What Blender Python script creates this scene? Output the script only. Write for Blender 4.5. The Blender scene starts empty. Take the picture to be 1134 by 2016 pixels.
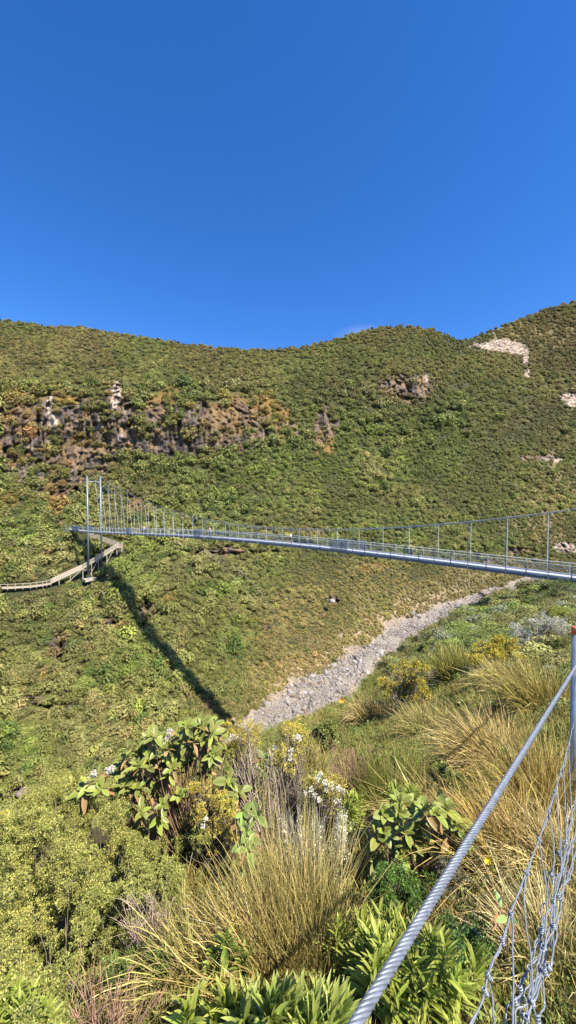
import bpy, math, random
import numpy as np
from mathutils import Vector, Matrix
R = np.random.RandomState(7)
random.seed(7)
rad = math.radians
scene = bpy.context.scene
COL = scene.collection
F = 750.0; CXP = 567.0; CYP = 1008.0
PITCH = rad(1.9)
cp, sp_ = math.cos(PITCH), math.sin(PITCH)

# ------------------------------------------------------------------ helpers
def P(px, py, Z):
    """point seen at (px,py) of the photograph at depth Z (metres along the view axis)"""
    px = np.asarray(px, float); py = np.asarray(py, float); Z = np.asarray(Z, float)
    u = (px-CXP)/F; v = (CYP-py)/F
    return np.stack([u*Z, Z*cp + v*Z*sp_, -Z*sp_ + v*Z*cp], -1)

def project(p):
    p = np.asarray(p, float)
    Z = p[..., 1]*cp - p[..., 2]*sp_
    v = (p[..., 1]*sp_ + p[..., 2]*cp)/Z
    return CXP+F*p[..., 0]/Z, CYP-F*v, Z

_lat = np.random.RandomState(3).rand(64, 64, 64).astype(np.float32)
def vnoise(p):
    p = np.asarray(p, float)
    i = np.floor(p).astype(int); f = p-i; f = f*f*(3-2*f)
    r = 0
    for a in (0, 1):
        for b in (0, 1):
            for c in (0, 1):
                w = (f[..., 0] if a else 1-f[..., 0])*(f[..., 1] if b else 1-f[..., 1])*(f[..., 2] if c else 1-f[..., 2])
                r = r + w*_lat[(i[..., 0]+a) & 63, (i[..., 1]+b) & 63, (i[..., 2]+c) & 63]
    return r*2-1
def fbm(p, octv=4, g=0.5):
    a = 1; s = 0; t = 0; q = np.asarray(p, float)
    for k in range(octv):
        s = s+a*vnoise(q+17.3*k); t += a; a *= g; q = q*2.03
    return s/t
def sstep(a, b, x):
    t = np.clip((x-a)/(b-a), 0, 1); return t*t*(3-2*t)
def unit(v):
    return v/np.maximum(np.linalg.norm(v, axis=-1, keepdims=True), 1e-9)

def mesh_np(name, verts, faces, mats=None, col=None, smooth=False, fmat=None):
    """faces: list of int arrays with equal row lengths (3 or 4)"""
    me = bpy.data.meshes.new(name)
    verts = np.asarray(verts, np.float32).reshape(-1, 3)
    if isinstance(faces, np.ndarray): faces = [faces]
    faces = [np.asarray(f, np.int32) for f in faces if len(f)]
    nl = sum(f.size for f in faces); nf = sum(len(f) for f in faces)
    me.vertices.add(len(verts)); me.vertices.foreach_set('co', verts.ravel())
    me.loops.add(nl); me.polygons.add(nf)
    me.loops.foreach_set('vertex_index', np.concatenate([f.ravel() for f in faces]))
    tot = np.concatenate([np.full(len(f), f.shape[1], np.int32) for f in faces])
    st = np.concatenate([[0], np.cumsum(tot)[:-1]]).astype(np.int32)
    me.polygons.foreach_set('loop_start', st)
    me.polygons.foreach_set('loop_total', tot)
    me.polygons.foreach_set('use_smooth', np.full(nf, bool(smooth)))
    if fmat is not None: me.polygons.foreach_set('material_index', np.asarray(fmat, np.int32))
    me.update(calc_edges=True)
    if col is not None:
        a = me.attributes.new('col', 'FLOAT_COLOR', 'POINT')
        c = np.ones((len(verts), 4), np.float32); c[:, :3] = np.clip(col, 0.001, 1)
        a.data.foreach_set('color', c.ravel())
    for m in (mats if isinstance(mats, (list, tuple)) else [mats]):
        if m: me.materials.append(m)
    return me

def tag(o, label=None, cat=None, group=None, kind=None):
    if label: o['label'] = label
    if cat: o['category'] = cat
    if group: o['group'] = group
    if kind: o['kind'] = kind
    return o
def obj(name, me, parent=None, loc=None):
    o = bpy.data.objects.new(name, me); COL.objects.link(o)
    if loc is not None: o.location = loc
    if parent: o.parent = parent
    return o
def empty(name, loc=(0, 0, 0), rz=0):
    o = bpy.data.objects.new(name, None); COL.objects.link(o)
    o.location = loc; o.rotation_euler = (0, 0, rz); o.empty_display_size = .2
    return o
def copy_tree(o, parent=None):
    c = o.copy(); COL.objects.link(c); c.parent = parent
    for ch in [x for x in list(bpy.data.objects) if x.parent == o]:
        copy_tree(ch, c)
    return c

class MB:
    """collects boxes, tubes and lumps into one mesh"""
    def __init__(s): s.v = []; s.f4 = []; s.f3 = []; s.c = []; s.n = 0
    def add(s, v, f4=None, f3=None, c=None):
        v = np.asarray(v, float).reshape(-1, 3)
        if f4 is not None and len(f4): s.f4.append(np.asarray(f4)+s.n)
        if f3 is not None and len(f3): s.f3.append(np.asarray(f3)+s.n)
        s.v.append(v)
        c = np.ones(3) if c is None else np.asarray(c, float)
        s.c.append(np.broadcast_to(c, (len(v), 3))); s.n += len(v)
        return s
    def tube(s, pts, r, n=6, c=None, cap=True):
        pts = np.asarray(pts, float); m = len(pts)
        r = np.broadcast_to(np.asarray(r, float), (m,))
        t = unit(np.gradient(pts, axis=0))
        ref = np.array([0, 0, 1.]) if abs(t[:, 2]).mean() < .9 else np.array([1., 0, 0])
        a = unit(np.cross(t, ref)); b = np.cross(t, a)
        ang = np.arange(n)*2*math.pi/n
        v = pts[:, None]+r[:, None, None]*(np.cos(ang)[None, :, None]*a[:, None]+np.sin(ang)[None, :, None]*b[:, None])
        f = []
        for i in range(m-1):
            for j in range(n):
                k = (j+1) % n
                f.append((i*n+j, i*n+k, (i+1)*n+k, (i+1)*n+j))
        v = v.reshape(-1, 3); f3 = []
        if cap:
            v = np.vstack([v, pts[:1], pts[-1:]]); q = m*n
            for j in range(n):
                k = (j+1) % n
                f3.append((q, k, j)); f3.append((q+1, (m-1)*n+j, (m-1)*n+k))
        return s.add(v, f, f3, c)
    def box(s, c0, ax, ay, az, c=None):
        """box centre and three half-extent vectors"""
        c0 = np.asarray(c0, float); ax, ay, az = map(lambda q: np.asarray(q, float), (ax, ay, az))
        v = [c0+i*ax+j*ay+k*az for i in (-1, 1) for j in (-1, 1) for k in (-1, 1)]
        return s.add(v, [(0, 1, 3, 2), (4, 6, 7, 5), (0, 4, 5, 1), (2, 3, 7, 6), (0, 2, 6, 4), (1, 5, 7, 3)], None, c)
    def beam(s, a, b, w, h, c=None):
        """box from a to b with width w (sideways) and height h"""
        a = np.asarray(a, float); b = np.asarray(b, float); d = b-a
        t = d/np.linalg.norm(d)
        up = np.array([0, 0, 1.]) if abs(t[2]) < .95 else np.array([1., 0, 0])
        sd = np.cross(t, up); sd /= np.linalg.norm(sd); u2 = np.cross(sd, t)
        return s.box((a+b)/2, d/2, sd*w/2, u2*h/2, c)
    def build(s, name, mat, parent=None, smooth=False, loc=None):
        v = np.vstack(s.v)
        fs = []
        if s.f4: fs.append(np.vstack(s.f4))
        if s.f3: fs.append(np.vstack(s.f3))
        if loc is not None: v = v-np.asarray(loc)
        me = mesh_np(name, v, fs, mat, np.vstack(s.c), smooth)
        return obj(name, me, parent, loc)

# ------------------------------------------------------------------ materials
def new_mat(name):
    m = bpy.data.materials.new(name); m.use_nodes = True
    nt = m.node_tree; b = nt.nodes['Principled BSDF']
    return m, nt, b
def simple(name, color, rough=.6, metal=0., var=.15, scale=8, bump=.0, spec=.5, usecol=False):
    m, nt, b = new_mat(name)
    n = nt.nodes.new('ShaderNodeTexNoise'); n.inputs['Scale'].default_value = scale; n.inputs['Detail'].default_value = 5
    g = nt.nodes.new('ShaderNodeTexCoord'); nt.links.new(g.outputs['Object'], n.inputs['Vector'])
    r = nt.nodes.new('ShaderNodeMapRange'); r.inputs['From Min'].default_value = .3; r.inputs['From Max'].default_value = .7
    r.inputs['To Min'].default_value = 1-var; r.inputs['To Max'].default_value = 1+var
    nt.links.new(n.outputs['Fac'], r.inputs['Value'])
    mx = nt.nodes.new('ShaderNodeVectorMath'); mx.operation = 'MULTIPLY'
    if usecol:
        a = nt.nodes.new('ShaderNodeAttribute'); a.attribute_name = 'col'
        nt.links.new(a.outputs['Vector'], mx.inputs[0])
    else:
        mx.inputs[0].default_value = color
    nt.links.new(r.outputs[0], mx.inputs[1]); nt.links.new(mx.outputs[0], b.inputs['Base Color'])
    b.inputs['Roughness'].default_value = rough; b.inputs['Metallic'].default_value = metal
    b.inputs['Specular IOR Level'].default_value = spec
    if bump:
        bp = nt.nodes.new('ShaderNodeBump'); bp.inputs['Strength'].default_value = bump; bp.inputs['Distance'].default_value = .02
        nt.links.new(n.outputs['Fac'], bp.inputs['Height']); nt.links.new(bp.outputs[0], b.inputs['Normal'])
    return m
def leaf_mat(name, rough=.5, trans=.3, tint=False, spec=.4, back=None):
    """leaf colour from the mesh's own colour attribute (and the plant's tint); thin leaves let light through"""
    m, nt, b = new_mat(name); L = nt.links
    a = nt.nodes.new('ShaderNodeAttribute'); a.attribute_name = 'col'
    out = a.outputs['Vector']
    if tint:
        t = nt.nodes.new('ShaderNodeAttribute'); t.attribute_name = 'tint'; t.attribute_type = 'INSTANCER'
        mx = nt.nodes.new('ShaderNodeVectorMath'); mx.operation = 'MULTIPLY'
        L.new(out, mx.inputs[0]); L.new(t.outputs['Vector'], mx.inputs[1]); out = mx.outputs[0]
    if back is not None:
        g = nt.nodes.new('ShaderNodeNewGeometry'); mb = nt.nodes.new('ShaderNodeMix'); mb.data_type = 'RGBA'
        L.new(g.outputs['Backfacing'], mb.inputs['Factor']); L.new(out, mb.inputs['A']); mb.inputs['B'].default_value = (*back, 1)
        out = mb.outputs['Result']
    L.new(out, b.inputs['Base Color'])
    b.inputs['Roughness'].default_value = rough; b.inputs['Specular IOR Level'].default_value = spec
    tr = nt.nodes.new('ShaderNodeBsdfTranslucent'); L.new(out, tr.inputs['Color'])
    ms = nt.nodes.new('ShaderNodeMixShader'); ms.inputs[0].default_value = trans
    L.new(b.outputs[0], ms.inputs[1]); L.new(tr.outputs[0], ms.inputs[2])
    L.new(ms.outputs[0], nt.nodes['Material Output'].inputs['Surface'])
    return m

M_scrub = leaf_mat('scrub_leaves', .6, .08, tint=True, spec=.25)
M_leaf = leaf_mat('plant_leaves', .5, .16, spec=.25)
M_gloss = leaf_mat('leathery_leaves', .4, .14, spec=.3, back=(.40, .28, .14))
M_grass = leaf_mat('grass_blades', .5, .2, tint=False, spec=.3)
M_strap = leaf_mat('strap_leaves', .45, .34, spec=.3)
M_tuft = leaf_mat('tuft_blades', .55, .18, tint=True, spec=.3)
M_galv = simple('galvanised_steel', (.31, .33, .35), .5, .3, .12, 30)
M_hang = simple('bright_galvanised', (.55, .58, .58), .5, .15, .12, 30)
M_deck = simple('deck_grating', (.56, .57, .58), .5, .2, .1, 20)
M_dark = simple('shade_dark_steel', (.17, .18, .20), .5, .5, .15, 30)  # dark steel; carries the painted shade of the bridge's near side
M_wood = simple('weathered_timber', (.46, .39, .29), .8, 0, .3, 6, .3)
M_conc = simple('concrete', (.5, .48, .43), .9, 0, .15, 3, .3)
M_rock = simple('rock', (.3, .27, .24), .9, 0, .35, 1.5, .8, usecol=True)
M_bark = simple('dead_twigs', (.3, .26, .22), .9, 0, .3, 20, usecol=True)

# ------------------------------------------------------------------ camera, light, sky
cam = bpy.data.cameras.new('camera'); co = bpy.data.objects.new('camera', cam); COL.objects.link(co)
cam.sensor_fit = 'VERTICAL'; cam.sensor_height = 36; cam.lens = 36*F/2016
co.rotation_euler = (math.pi/2-PITCH, 0, 0); co.location = (0, 0, 0)
cam.clip_start = .03; cam.clip_end = 4000
scene.camera = co
SUN_AZ = 132.5; SUN_EL = 53.0
sd = Vector((math.sin(rad(SUN_AZ))*math.cos(rad(SUN_EL)), math.cos(rad(SUN_AZ))*math.cos(rad(SUN_EL)), math.sin(rad(SUN_EL))))
sl = bpy.data.lights.new('sun', 'SUN'); sl.energy = 4.9; sl.angle = rad(.53); sl.color = (1, .93, .80)
so = bpy.data.objects.new('sun', sl); COL.objects.link(so)
so.rotation_euler = (-sd).to_track_quat('-Z', 'Y').to_euler(); so.location = (40, -40, 60)
w = bpy.data.worlds.new('World'); scene.world = w; w.use_nodes = True
nt = w.node_tree; bg = nt.nodes['Background']
sky = nt.nodes.new('ShaderNodeTexSky'); sky.sky_type = 'NISHITA'; sky.sun_disc = False
sky.sun_elevation = rad(SUN_EL); sky.sun_rotation = rad(SUN_AZ); sky.altitude = 1200
sky.air_density = 1.0; sky.dust_density = 0.15; sky.ozone_density = 2.2
hs = nt.nodes.new('ShaderNodeHueSaturation'); hs.inputs['Saturation'].default_value = 1.32; hs.inputs['Hue'].default_value = .50
nt.links.new(sky.outputs[0], hs.inputs['Color'])
# faint wisp of cloud low over the saddle
tc = nt.nodes.new('ShaderNodeTexCoord'); dv = P(712, 660, 1.0); dv = dv/np.linalg.norm(dv)
mp = nt.nodes.new('ShaderNodeVectorMath'); mp.operation = 'SUBTRACT'; mp.inputs[1].default_value = tuple(dv)
nt.links.new(tc.outputs['Generated'], mp.inputs[0])
sc_ = nt.nodes.new('ShaderNodeVectorMath'); sc_.operation = 'MULTIPLY'; sc_.inputs[1].default_value = (14, 14, 42)
nt.links.new(mp.outputs[0], sc_.inputs[0])
ln = nt.nodes.new('ShaderNodeVectorMath'); ln.operation = 'LENGTH'; nt.links.new(sc_.outputs[0], ln.inputs[0])
cn = nt.nodes.new('ShaderNodeTexNoise'); cn.inputs['Scale'].default_value = 30; cn.inputs['Detail'].default_value = 5
nt.links.new(tc.outputs['Generated'], cn.inputs['Vector'])
mr = nt.nodes.new('ShaderNodeMapRange'); mr.inputs['From Min'].default_value = 1.0; mr.inputs['From Max'].default_value = 0.0
mr.inputs['To Min'].default_value = 0; mr.inputs['To Max'].default_value = .3; nt.links.new(ln.outputs['Value'], mr.inputs['Value'])
mm = nt.nodes.new('ShaderNodeMath'); mm.operation = 'MULTIPLY'
nt.links.new(mr.outputs[0], mm.inputs[0]); nt.links.new(cn.outputs['Fac'], mm.inputs[1])
mc = nt.nodes.new('ShaderNodeMix'); mc.data_type = 'RGBA'; mc.inputs['B'].default_value = (6, 6.4, 7, 1)
nt.links.new(mm.outputs[0], mc.inputs['Factor']); gn = nt.nodes.new('ShaderNodeVectorMath'); gn.operation = 'MULTIPLY'; gn.inputs[1].default_value = (1.05, 1.05, 1.30); nt.links.new(hs.outputs[0], gn.inputs[0]); nt.links.new(gn.outputs[0], mc.inputs['A'])
nt.links.new(mc.outputs['Result'], bg.inputs['Color']); bg.inputs['Strength'].default_value = .092
vs = scene.view_settings; vs.view_transform = 'Standard'; vs.look = 'None'; vs.gamma = 1; vs.exposure = 1.06
scene.cycles.max_bounces = 6; scene.cycles.diffuse_bounces = 2; scene.cycles.transparent_max_bounces = 4

# ------------------------------------------------------------------ terrain
def rbf_fit(pts):
    a = np.array([(x/400., y/400.) for x, y, z in pts]); b = np.log([z for *_, z in pts])
    n = len(a); d = np.linalg.norm(a[:, None]-a[None], axis=-1)
    K = np.where(d > 0, d*d*np.log(d+1e-12), 0)+np.eye(n)*2e-3
    Pm = np.c_[np.ones(n), a]; A = np.block([[K, Pm], [Pm.T, np.zeros((3, 3))]])
    s = np.linalg.solve(A, np.r_[b, 0, 0, 0])
    def ev(x, y):
        sh = np.broadcast(x, y).shape; q = np.stack([np.broadcast_to(x, sh)/400., np.broadcast_to(y, sh)/400.], -1).reshape(-1, 2)
        out = np.empty(len(q))
        for i in range(0, len(q), 20000):
            qq = q[i:i+20000]; d = np.linalg.norm(qq[:, None]-a[None], axis=-1)
            out[i:i+20000] = np.where(d > 0, d*d*np.log(d+1e-12), 0)@s[:n]+np.c_[np.ones(len(qq)), qq]@s[n:]
        return np.exp(out).reshape(sh)
    return ev
FAR = [(-150,1600,52),(-150,1400,66),(-150,1250,80),(-150,1160,92),(-150,1050,112),(-150,960,135),(-150,860,146),(-150,770,152),(-150,700,195),(-150,615,270),
(0,1600,55),(0,1450,66),(0,1300,80),(0,1165,94),(0,1080,108),(0,1000,125),(0,930,140),(0,860,148),(0,780,154),(0,720,185),(0,630,265),
(100,1500,63),(100,1350,76),(100,1240,88),(90,1145,99),(100,1090,110),(100,1030,123),(100,950,141),(100,870,150),(100,780,156),
(445,1420,68),(358,1330,77),(277,1230,88.6),(232,1145,96.6),(198,1120,103),(150,1064,114),(185,1142,102.5),(240,1065,113),(200,1085,108),
(300,1400,72),(200,1500,62),(300,1480,63),(200,1300,81),(445,1500,62),(560,1440,72),
(450,1300,84),(450,1200,97),(450,1120,107),(420,1075,114),(400,1000,132),(400,930,148),(400,880,153),(400,780,159),(400,730,195),(400,682,262),
(230,1030,121),(230,950,142),(230,870,151),(230,770,158),(230,710,190),(200,655,262),
(567,1380,82),(567,1300,92),(567,1200,105),(567,1130,116),(567,1060,130),(567,1000,142),(567,930,158),(567,880,165),(567,800,178),(567,740,215),(567,688,262),
(650,1370,90),(680,1320,100),(720,1290,107),(800,1235,123),(900,1195,140),(1050,1140,168),
(700,1200,118),(700,1100,132),(700,1000,150),(700,900,178),(700,850,186),(700,780,200),(700,720,230),(700,656,270),
(850,1100,152),(850,1000,172),(850,900,198),(850,800,225),(850,720,250),(770,645,275),(850,650,285),(800,780,212),(800,740,216),
(1000,1100,175),(1000,1000,200),(1000,900,235),(1000,800,290),(1000,720,350),(905,672,320),(960,655,390),(1030,630,440),(1134,595,470),(1134,700,400),(1134,800,330),
(1134,900,270),(1134,1000,225),(1134,1100,190),(1134,1140,170),(1284,560,480),(1284,700,400),(1284,900,280),(1284,1100,195)]
NEAR = [(-150,2016,2.0),(0,2016,2.0),(0,1850,2.8),(0,1750,3.5),(0,1700,4.0),(-150,1700,4),(180,2016,1.8),(330,2016,1.5),(170,1850,2.6),(330,1850,2.1),(250,1700,3.6),(250,1600,4.6),
(450,1500,5),(450,1470,6.5),(450,1650,3.4),(567,2016,1.45),(567,1850,2.0),(567,1700,3.0),(567,1600,4.2),(567,1500,7),(567,1450,11),(567,1425,15),
(700,1375,24),(700,1450,11),(760,1310,34),(760,1370,19),(760,1450,9.5),(900,1500,5.2),(900,1400,8.5),(900,1300,17),(900,1250,26),(900,1215,38),(750,1600,4.),
(1000,1168,46),(1060,1148,45),(1134,1400,5.5),(1134,1300,11),(1134,1200,24),(1134,1150,36),(1134,1600,2.6),(1134,1800,1.8),(1134,2016,1.4),(900,1600,3.6),(900,1800,2.1),(900,2016,1.45),
(1284,1130,36),(1284,1200,22),(1284,1400,5),(1284,1700,2.1),(1284,2016,1.4),(0,2400,1.1),(567,2400,1.02),(1134,2400,1.)]
farZ_ = rbf_fit(FAR); nearZ_ = rbf_fit(NEAR)
CLX = (-150, 1284)
LIP = np.array([(-150,1705),(0,1700),(120,1655),(250,1605),(350,1530),(450,1472),(560,1428),(640,1400),(700,1372),(760,1300),(820,1258),(900,1214),(1000,1168),(1060,1148),(1134,1136),(1284,1115)], float)
SKY = np.array([(-150,616),(0,631),(60,638),(100,644),(160,645),(200,654),(300,668),(400,682),(440,688),(480,691),(540,690),(600,684),(650,672),(700,657),(740,647),(770,644),(820,645),(850,649),(880,661),(905,671),(935,664),(960,655),(1030,628),(1080,608),(1134,594),(1284,554)], float)
lip = lambda x: np.interp(np.clip(x, *CLX), LIP[:, 0], LIP[:, 1])
skl = lambda x: np.interp(np.clip(x, *CLX), SKY[:, 0], SKY[:, 1])
farZ = lambda x, y: farZ_(np.clip(x, *CLX), y)
nearZ = lambda x, y: nearZ_(np.clip(x, *CLX), y)

SCREE = np.array([(480,1455,36),(535,1418,38),(600,1382,44),(655,1350,40),(720,1298,33),(790,1248,28),(850,1218,24),(920,1192,17),(1000,1161,13),(1060,1139,10)], float)
def polydist(x, y, pl):
    """distance (px) to a polyline and the interpolated third value"""
    best = np.full(np.shape(x), 1e9); val = np.zeros(np.shape(x))
    for (a, b) in zip(pl[:-1], pl[1:]):
        dx, dy = b[0]-a[0], b[1]-a[1]
        t = np.clip(((x-a[0])*dx+(y-a[1])*dy)/(dx*dx+dy*dy), 0, 1)
        d = np.hypot(x-a[0]-t*dx, y-a[1]-t*dy)
        m = d < best; best = np.where(m, d, best)
        if len(a) > 2: val = np.where(m, a[2]+(b[2]-a[2])*t, val)
    return best, val
ZON = dict(
 rock=[(60,850,60,30),(130,830,25,35),(240,850,45,40),(345,865,55,35),(420,850,50,40),(150,905,60,25),(130,960,40,20),(640,835,26,40),(800,760,42,30),(290,1207,16,22),(220,1232,16,14),(115,1275,14,22),(60,1380,24,10),(130,1390,20,8),(40,1562,20,12),(430,1088,45,7),(1020,1085,20,6),(480,815,25,30),(300,820,26,26),(205,925,10,20),(660,1182,12,8),(525,1238,10,5),(1000,690,45,8),(1055,903,42,7),(395,820,20,25)],
 orange=[(25,815,40,40),(315,800,40,30),(445,835,50,40),(500,800,40,24),(150,890,50,30),(335,1178,18,24),(720,1038,26,8),(110,1005,22,12),(190,1430,16,14),(110,965,30,20),(90,1330,22,14),(270,1000,14,14),(120,785,30,20),(240,1240,24,12),(640,870,20,25),(740,1120,24,8),(560,830,20,20),(15,985,20,14)],
 pale=[(97,800,10,30),(106,830,12,24),(230,770,11,24),(226,795,8,12),(237,858,6,12),(350,800,6,10),(285,880,7,14),(985,681,56,11),(1015,690,26,8),(1036,705,6,16),(1038,735,8,12),(1118,782,22,7),(1135,795,20,8),(1085,905,22,5),(1115,1080,22,10),(840,745,5,7)],
 tan=[(570,1320,55,60),(1090,970,55,70),(850,1180,120,26),(725,1185,40,30),(620,1290,70,40),(1060,1020,60,40),(420,1400,50,30),(290,1440,30,20),(110,1035,30,10),(640,1050,60,14),(940,1120,70,20),(1060,660,120,25),(500,1320,40,30)],
 green=[(300,1285,70,55),(160,1400,110,55),(720,900,150,60),(470,1222,9,8),(280,1100,90,25),(50,1480,80,60),(180,1370,60,30),(450,1150,100,30),(300,1130,60,30)],
 dark=[(30,900,40,30),(60,1220,90,60),(280,780,250,30),(690,720,30,20),(120,1290,60,50),(200,1190,40,40),(700,780,110,60),(790,790,60,20),(880,820,60,25),(450,880,120,20)])
def zone(x, y, k, nz, soft=.35):
    best = np.zeros(np.shape(x))
    for cx, cy, rx, ry in ZON[k]:
        d = np.hypot((x-cx)/rx, (y-cy)/ry)+nz*.45
        best = np.maximum(best, sstep(1+soft, 1-soft, d))
    return best
GROOVE = [([(330,1084),(400,1090),(470,1092),(545,1086)],5,2.5),([(690,1046),(760,1044),(830,1040),(900,1026),(935,1012)],4,3.5),([(1085,905),(1110,900)],4,3),
 ([(680,715),(690,735)],9,4),([(30,880),(60,900)],8,3),([(120,1250),(118,1300),(100,1350)],7,2.5),([(20,1395),(60,1392),(100,1395)],6,3),([(245,1150),(262,1185),(285,1215)],6,1.5),([(860,800),(905,812)],6,4),([(760,780),(840,790)],5,3),([(250,880),(300,900)],6,2),([(380,905),(470,905)],4,2),([(0,1190),(30,1180)],5,2)]

def cliff(x, y, nz):
    tp = np.interp(x, [-200, 0, 100, 230, 330, 450, 540, 600, 640], [765, 778, 790, 765, 785, 792, 802, 835, 880])+nz*14
    bt = np.interp(x, [-200, 0, 100, 170, 250, 400, 500, 600, 640], [960, 940, 1000, 950, 905, 900, 890, 872, 880])+nz*14
    band = sstep(-8, 14, y-tp)*sstep(-8, 14, bt-y)
    k = fbm(np.stack([x/11., y/60., np.full(np.shape(x), 3.3)], -1), 3)*1.6+nz*.25
    return band*sstep(-.22, .18, k)
PATHPX = [(-40, 1164), (0, 1162), (60, 1159), (100, 1152), (160, 1122), (236, 1082), (200, 1062), (140, 1060)]
def far_surface(x, y):
    Z = farZ(x, y)
    q = P(x, y, Z)
    n1 = fbm(q/22., 3); n2 = fbm(q/6.+9, 3)
    nz = fbm(np.stack([x/38., y/26., np.zeros_like(x)], -1), 3)*2
    rk = np.maximum(zone(x, y, 'rock', nz), zone(x, y, 'pale', nz*.6)); orr = zone(x, y, 'orange', nz)
    rk = np.maximum(rk, cliff(x, y, nz)*.95); orr = orr*.8
    ds, wd = polydist(x, y, SCREE); wd = wd*(1+.25*fbm(np.stack([x/30., y/24., 0*x+5], -1), 3)*2)
    scr = sstep(1.15, .9, ds/np.maximum(wd, 1)+nz*.16)
    amp = 1-scr*.85
    dp, _ = polydist(x, y, PATHPX); amp = amp*sstep(12, 40, dp)
    st = np.abs(fbm(np.stack([q[..., 0]/2.4, q[..., 1]/2.4, q[..., 2]/13.], -1)+4, 4))
    rg = fbm(np.stack([q[..., 0]/1.5, q[..., 1]/1.5, q[..., 2]/1.1], -1), 3)
    Z = Z+amp*(n1*2.2*(Z/120.)+n2*.8)+rk*(st*8-1.0+rg*1.2)
    for pl, wdt, dep in GROOVE:
        d, _ = polydist(x, y, [(a, b) for a, b in pl]); Z = Z+dep*sstep(wdt, 0, d+nz*2)
    Z = Z+scr*rg*.35
    return Z, rk, orr, scr, nz

def lerp3(a, b, t): return a+(b-a)*t[..., None]
C_soil = np.array((.05, .052, .022)); C_rock = np.array((.10, .08, .072)); C_pale = np.array((.36, .29, .23)); C_or = np.array((.24, .135, .045))
C_tan = np.array((.17, .135, .065)); C_scr = np.array((.22, .195, .17)); C_scrw = np.array((.27, .205, .14))
# ---- far side of the gorge
xs = np.r_[np.arange(-2200, -200, 60), np.arange(-200, 1330, 2.6), np.arange(1340, 3400, 60)]
NR = 560
start = lip(xs)+16+np.where(xs < 640, 45, 0)
t = np.linspace(0, 1, NR)[:, None]
X = np.broadcast_to(xs, (NR, len(xs))).copy(); Y = start+(skl(xs)-start)*t
Zf, rk, orr, scr, nz = far_surface(X, Y)
V = P(X, Y, Zf)
colr = np.broadcast_to(C_soil, V.shape).copy()
tn = zone(X, Y, 'tan', nz); pl_ = zone(X, Y, 'pale', nz*.6)
rn = fbm(V/1.3, 4)
colr = lerp3(colr, C_tan, tn*.7); colr = lerp3(colr, C_or, orr*.8)
sk2 = fbm(np.stack([X/7., Y/40., 0*X+2], -1), 4)*2; sk3 = fbm(np.stack([X/4., Y/16., 0*X+9], -1), 3)*2
rcol = lerp3(lerp3(C_rock*(1+.9*rn[..., None]), np.array((.165, .128, .10))*(1+.9*rn[..., None]), sstep(.15, .7, sk2)), np.array((.21, .135, .06))*(1+.6*rn[..., None]), sstep(.1, .6, sk3)*.8)
rcol = lerp3(rcol, np.array((.035, .03, .028)), sstep(-.35, -.75, sk2))
colr = lerp3(colr, rcol, np.maximum(rk-orr*.4, 0)); strk = fbm(np.stack([V[..., 0]/1.2, V[..., 1]/1.2, V[..., 2]/4], -1)+8, 4)
colr = lerp3(colr, C_pale*(1+.9*rn[..., None]+.5*strk[..., None]), pl_*sstep(-.3, .15, rn+.5*strk))
colr = lerp3(colr, np.array((.085, .06, .05)), pl_*sstep(.15, .35, strk)*.7*sstep(300, 500, X))
bank = sstep(-12, 20, polydist(X, Y, SCREE)[0]-polydist(X, Y, SCREE)[1]*.55)
colr = lerp3(colr, C_scr*(1+.3*rn[..., None]), scr); colr = lerp3(colr, C_scrw*(1+.3*rn[..., None]), scr*bank*.7)
bk2, bw2 = polydist(X, Y, SCREE-np.array([26., 30., 6.])); colr = lerp3(colr, np.array((.25, .19, .12))*(1+.4*rn[..., None]), sstep(1.1, .6, bk2/np.maximum(bw2, 1)+nz*.35)*(1-scr)*sstep(1000, 800, X))
# hidden valley side that joins the near lip to the far wall
LZ = nearZ(xs, lip(xs)); PL = P(xs, lip(xs), LZ); PF = V[0]
conn = []
for k, tt in enumerate(np.linspace(0, .97, 14)):
    q = PL+(PF-PL)*tt; dip = math.sin(math.pi*tt)*(.10*np.linalg.norm(PF-PL, axis=-1)); q = q.copy(); q[:, 2] -= dip+(.0 if tt else 0.15); conn.append(q)
conn = np.array(conn)
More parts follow.
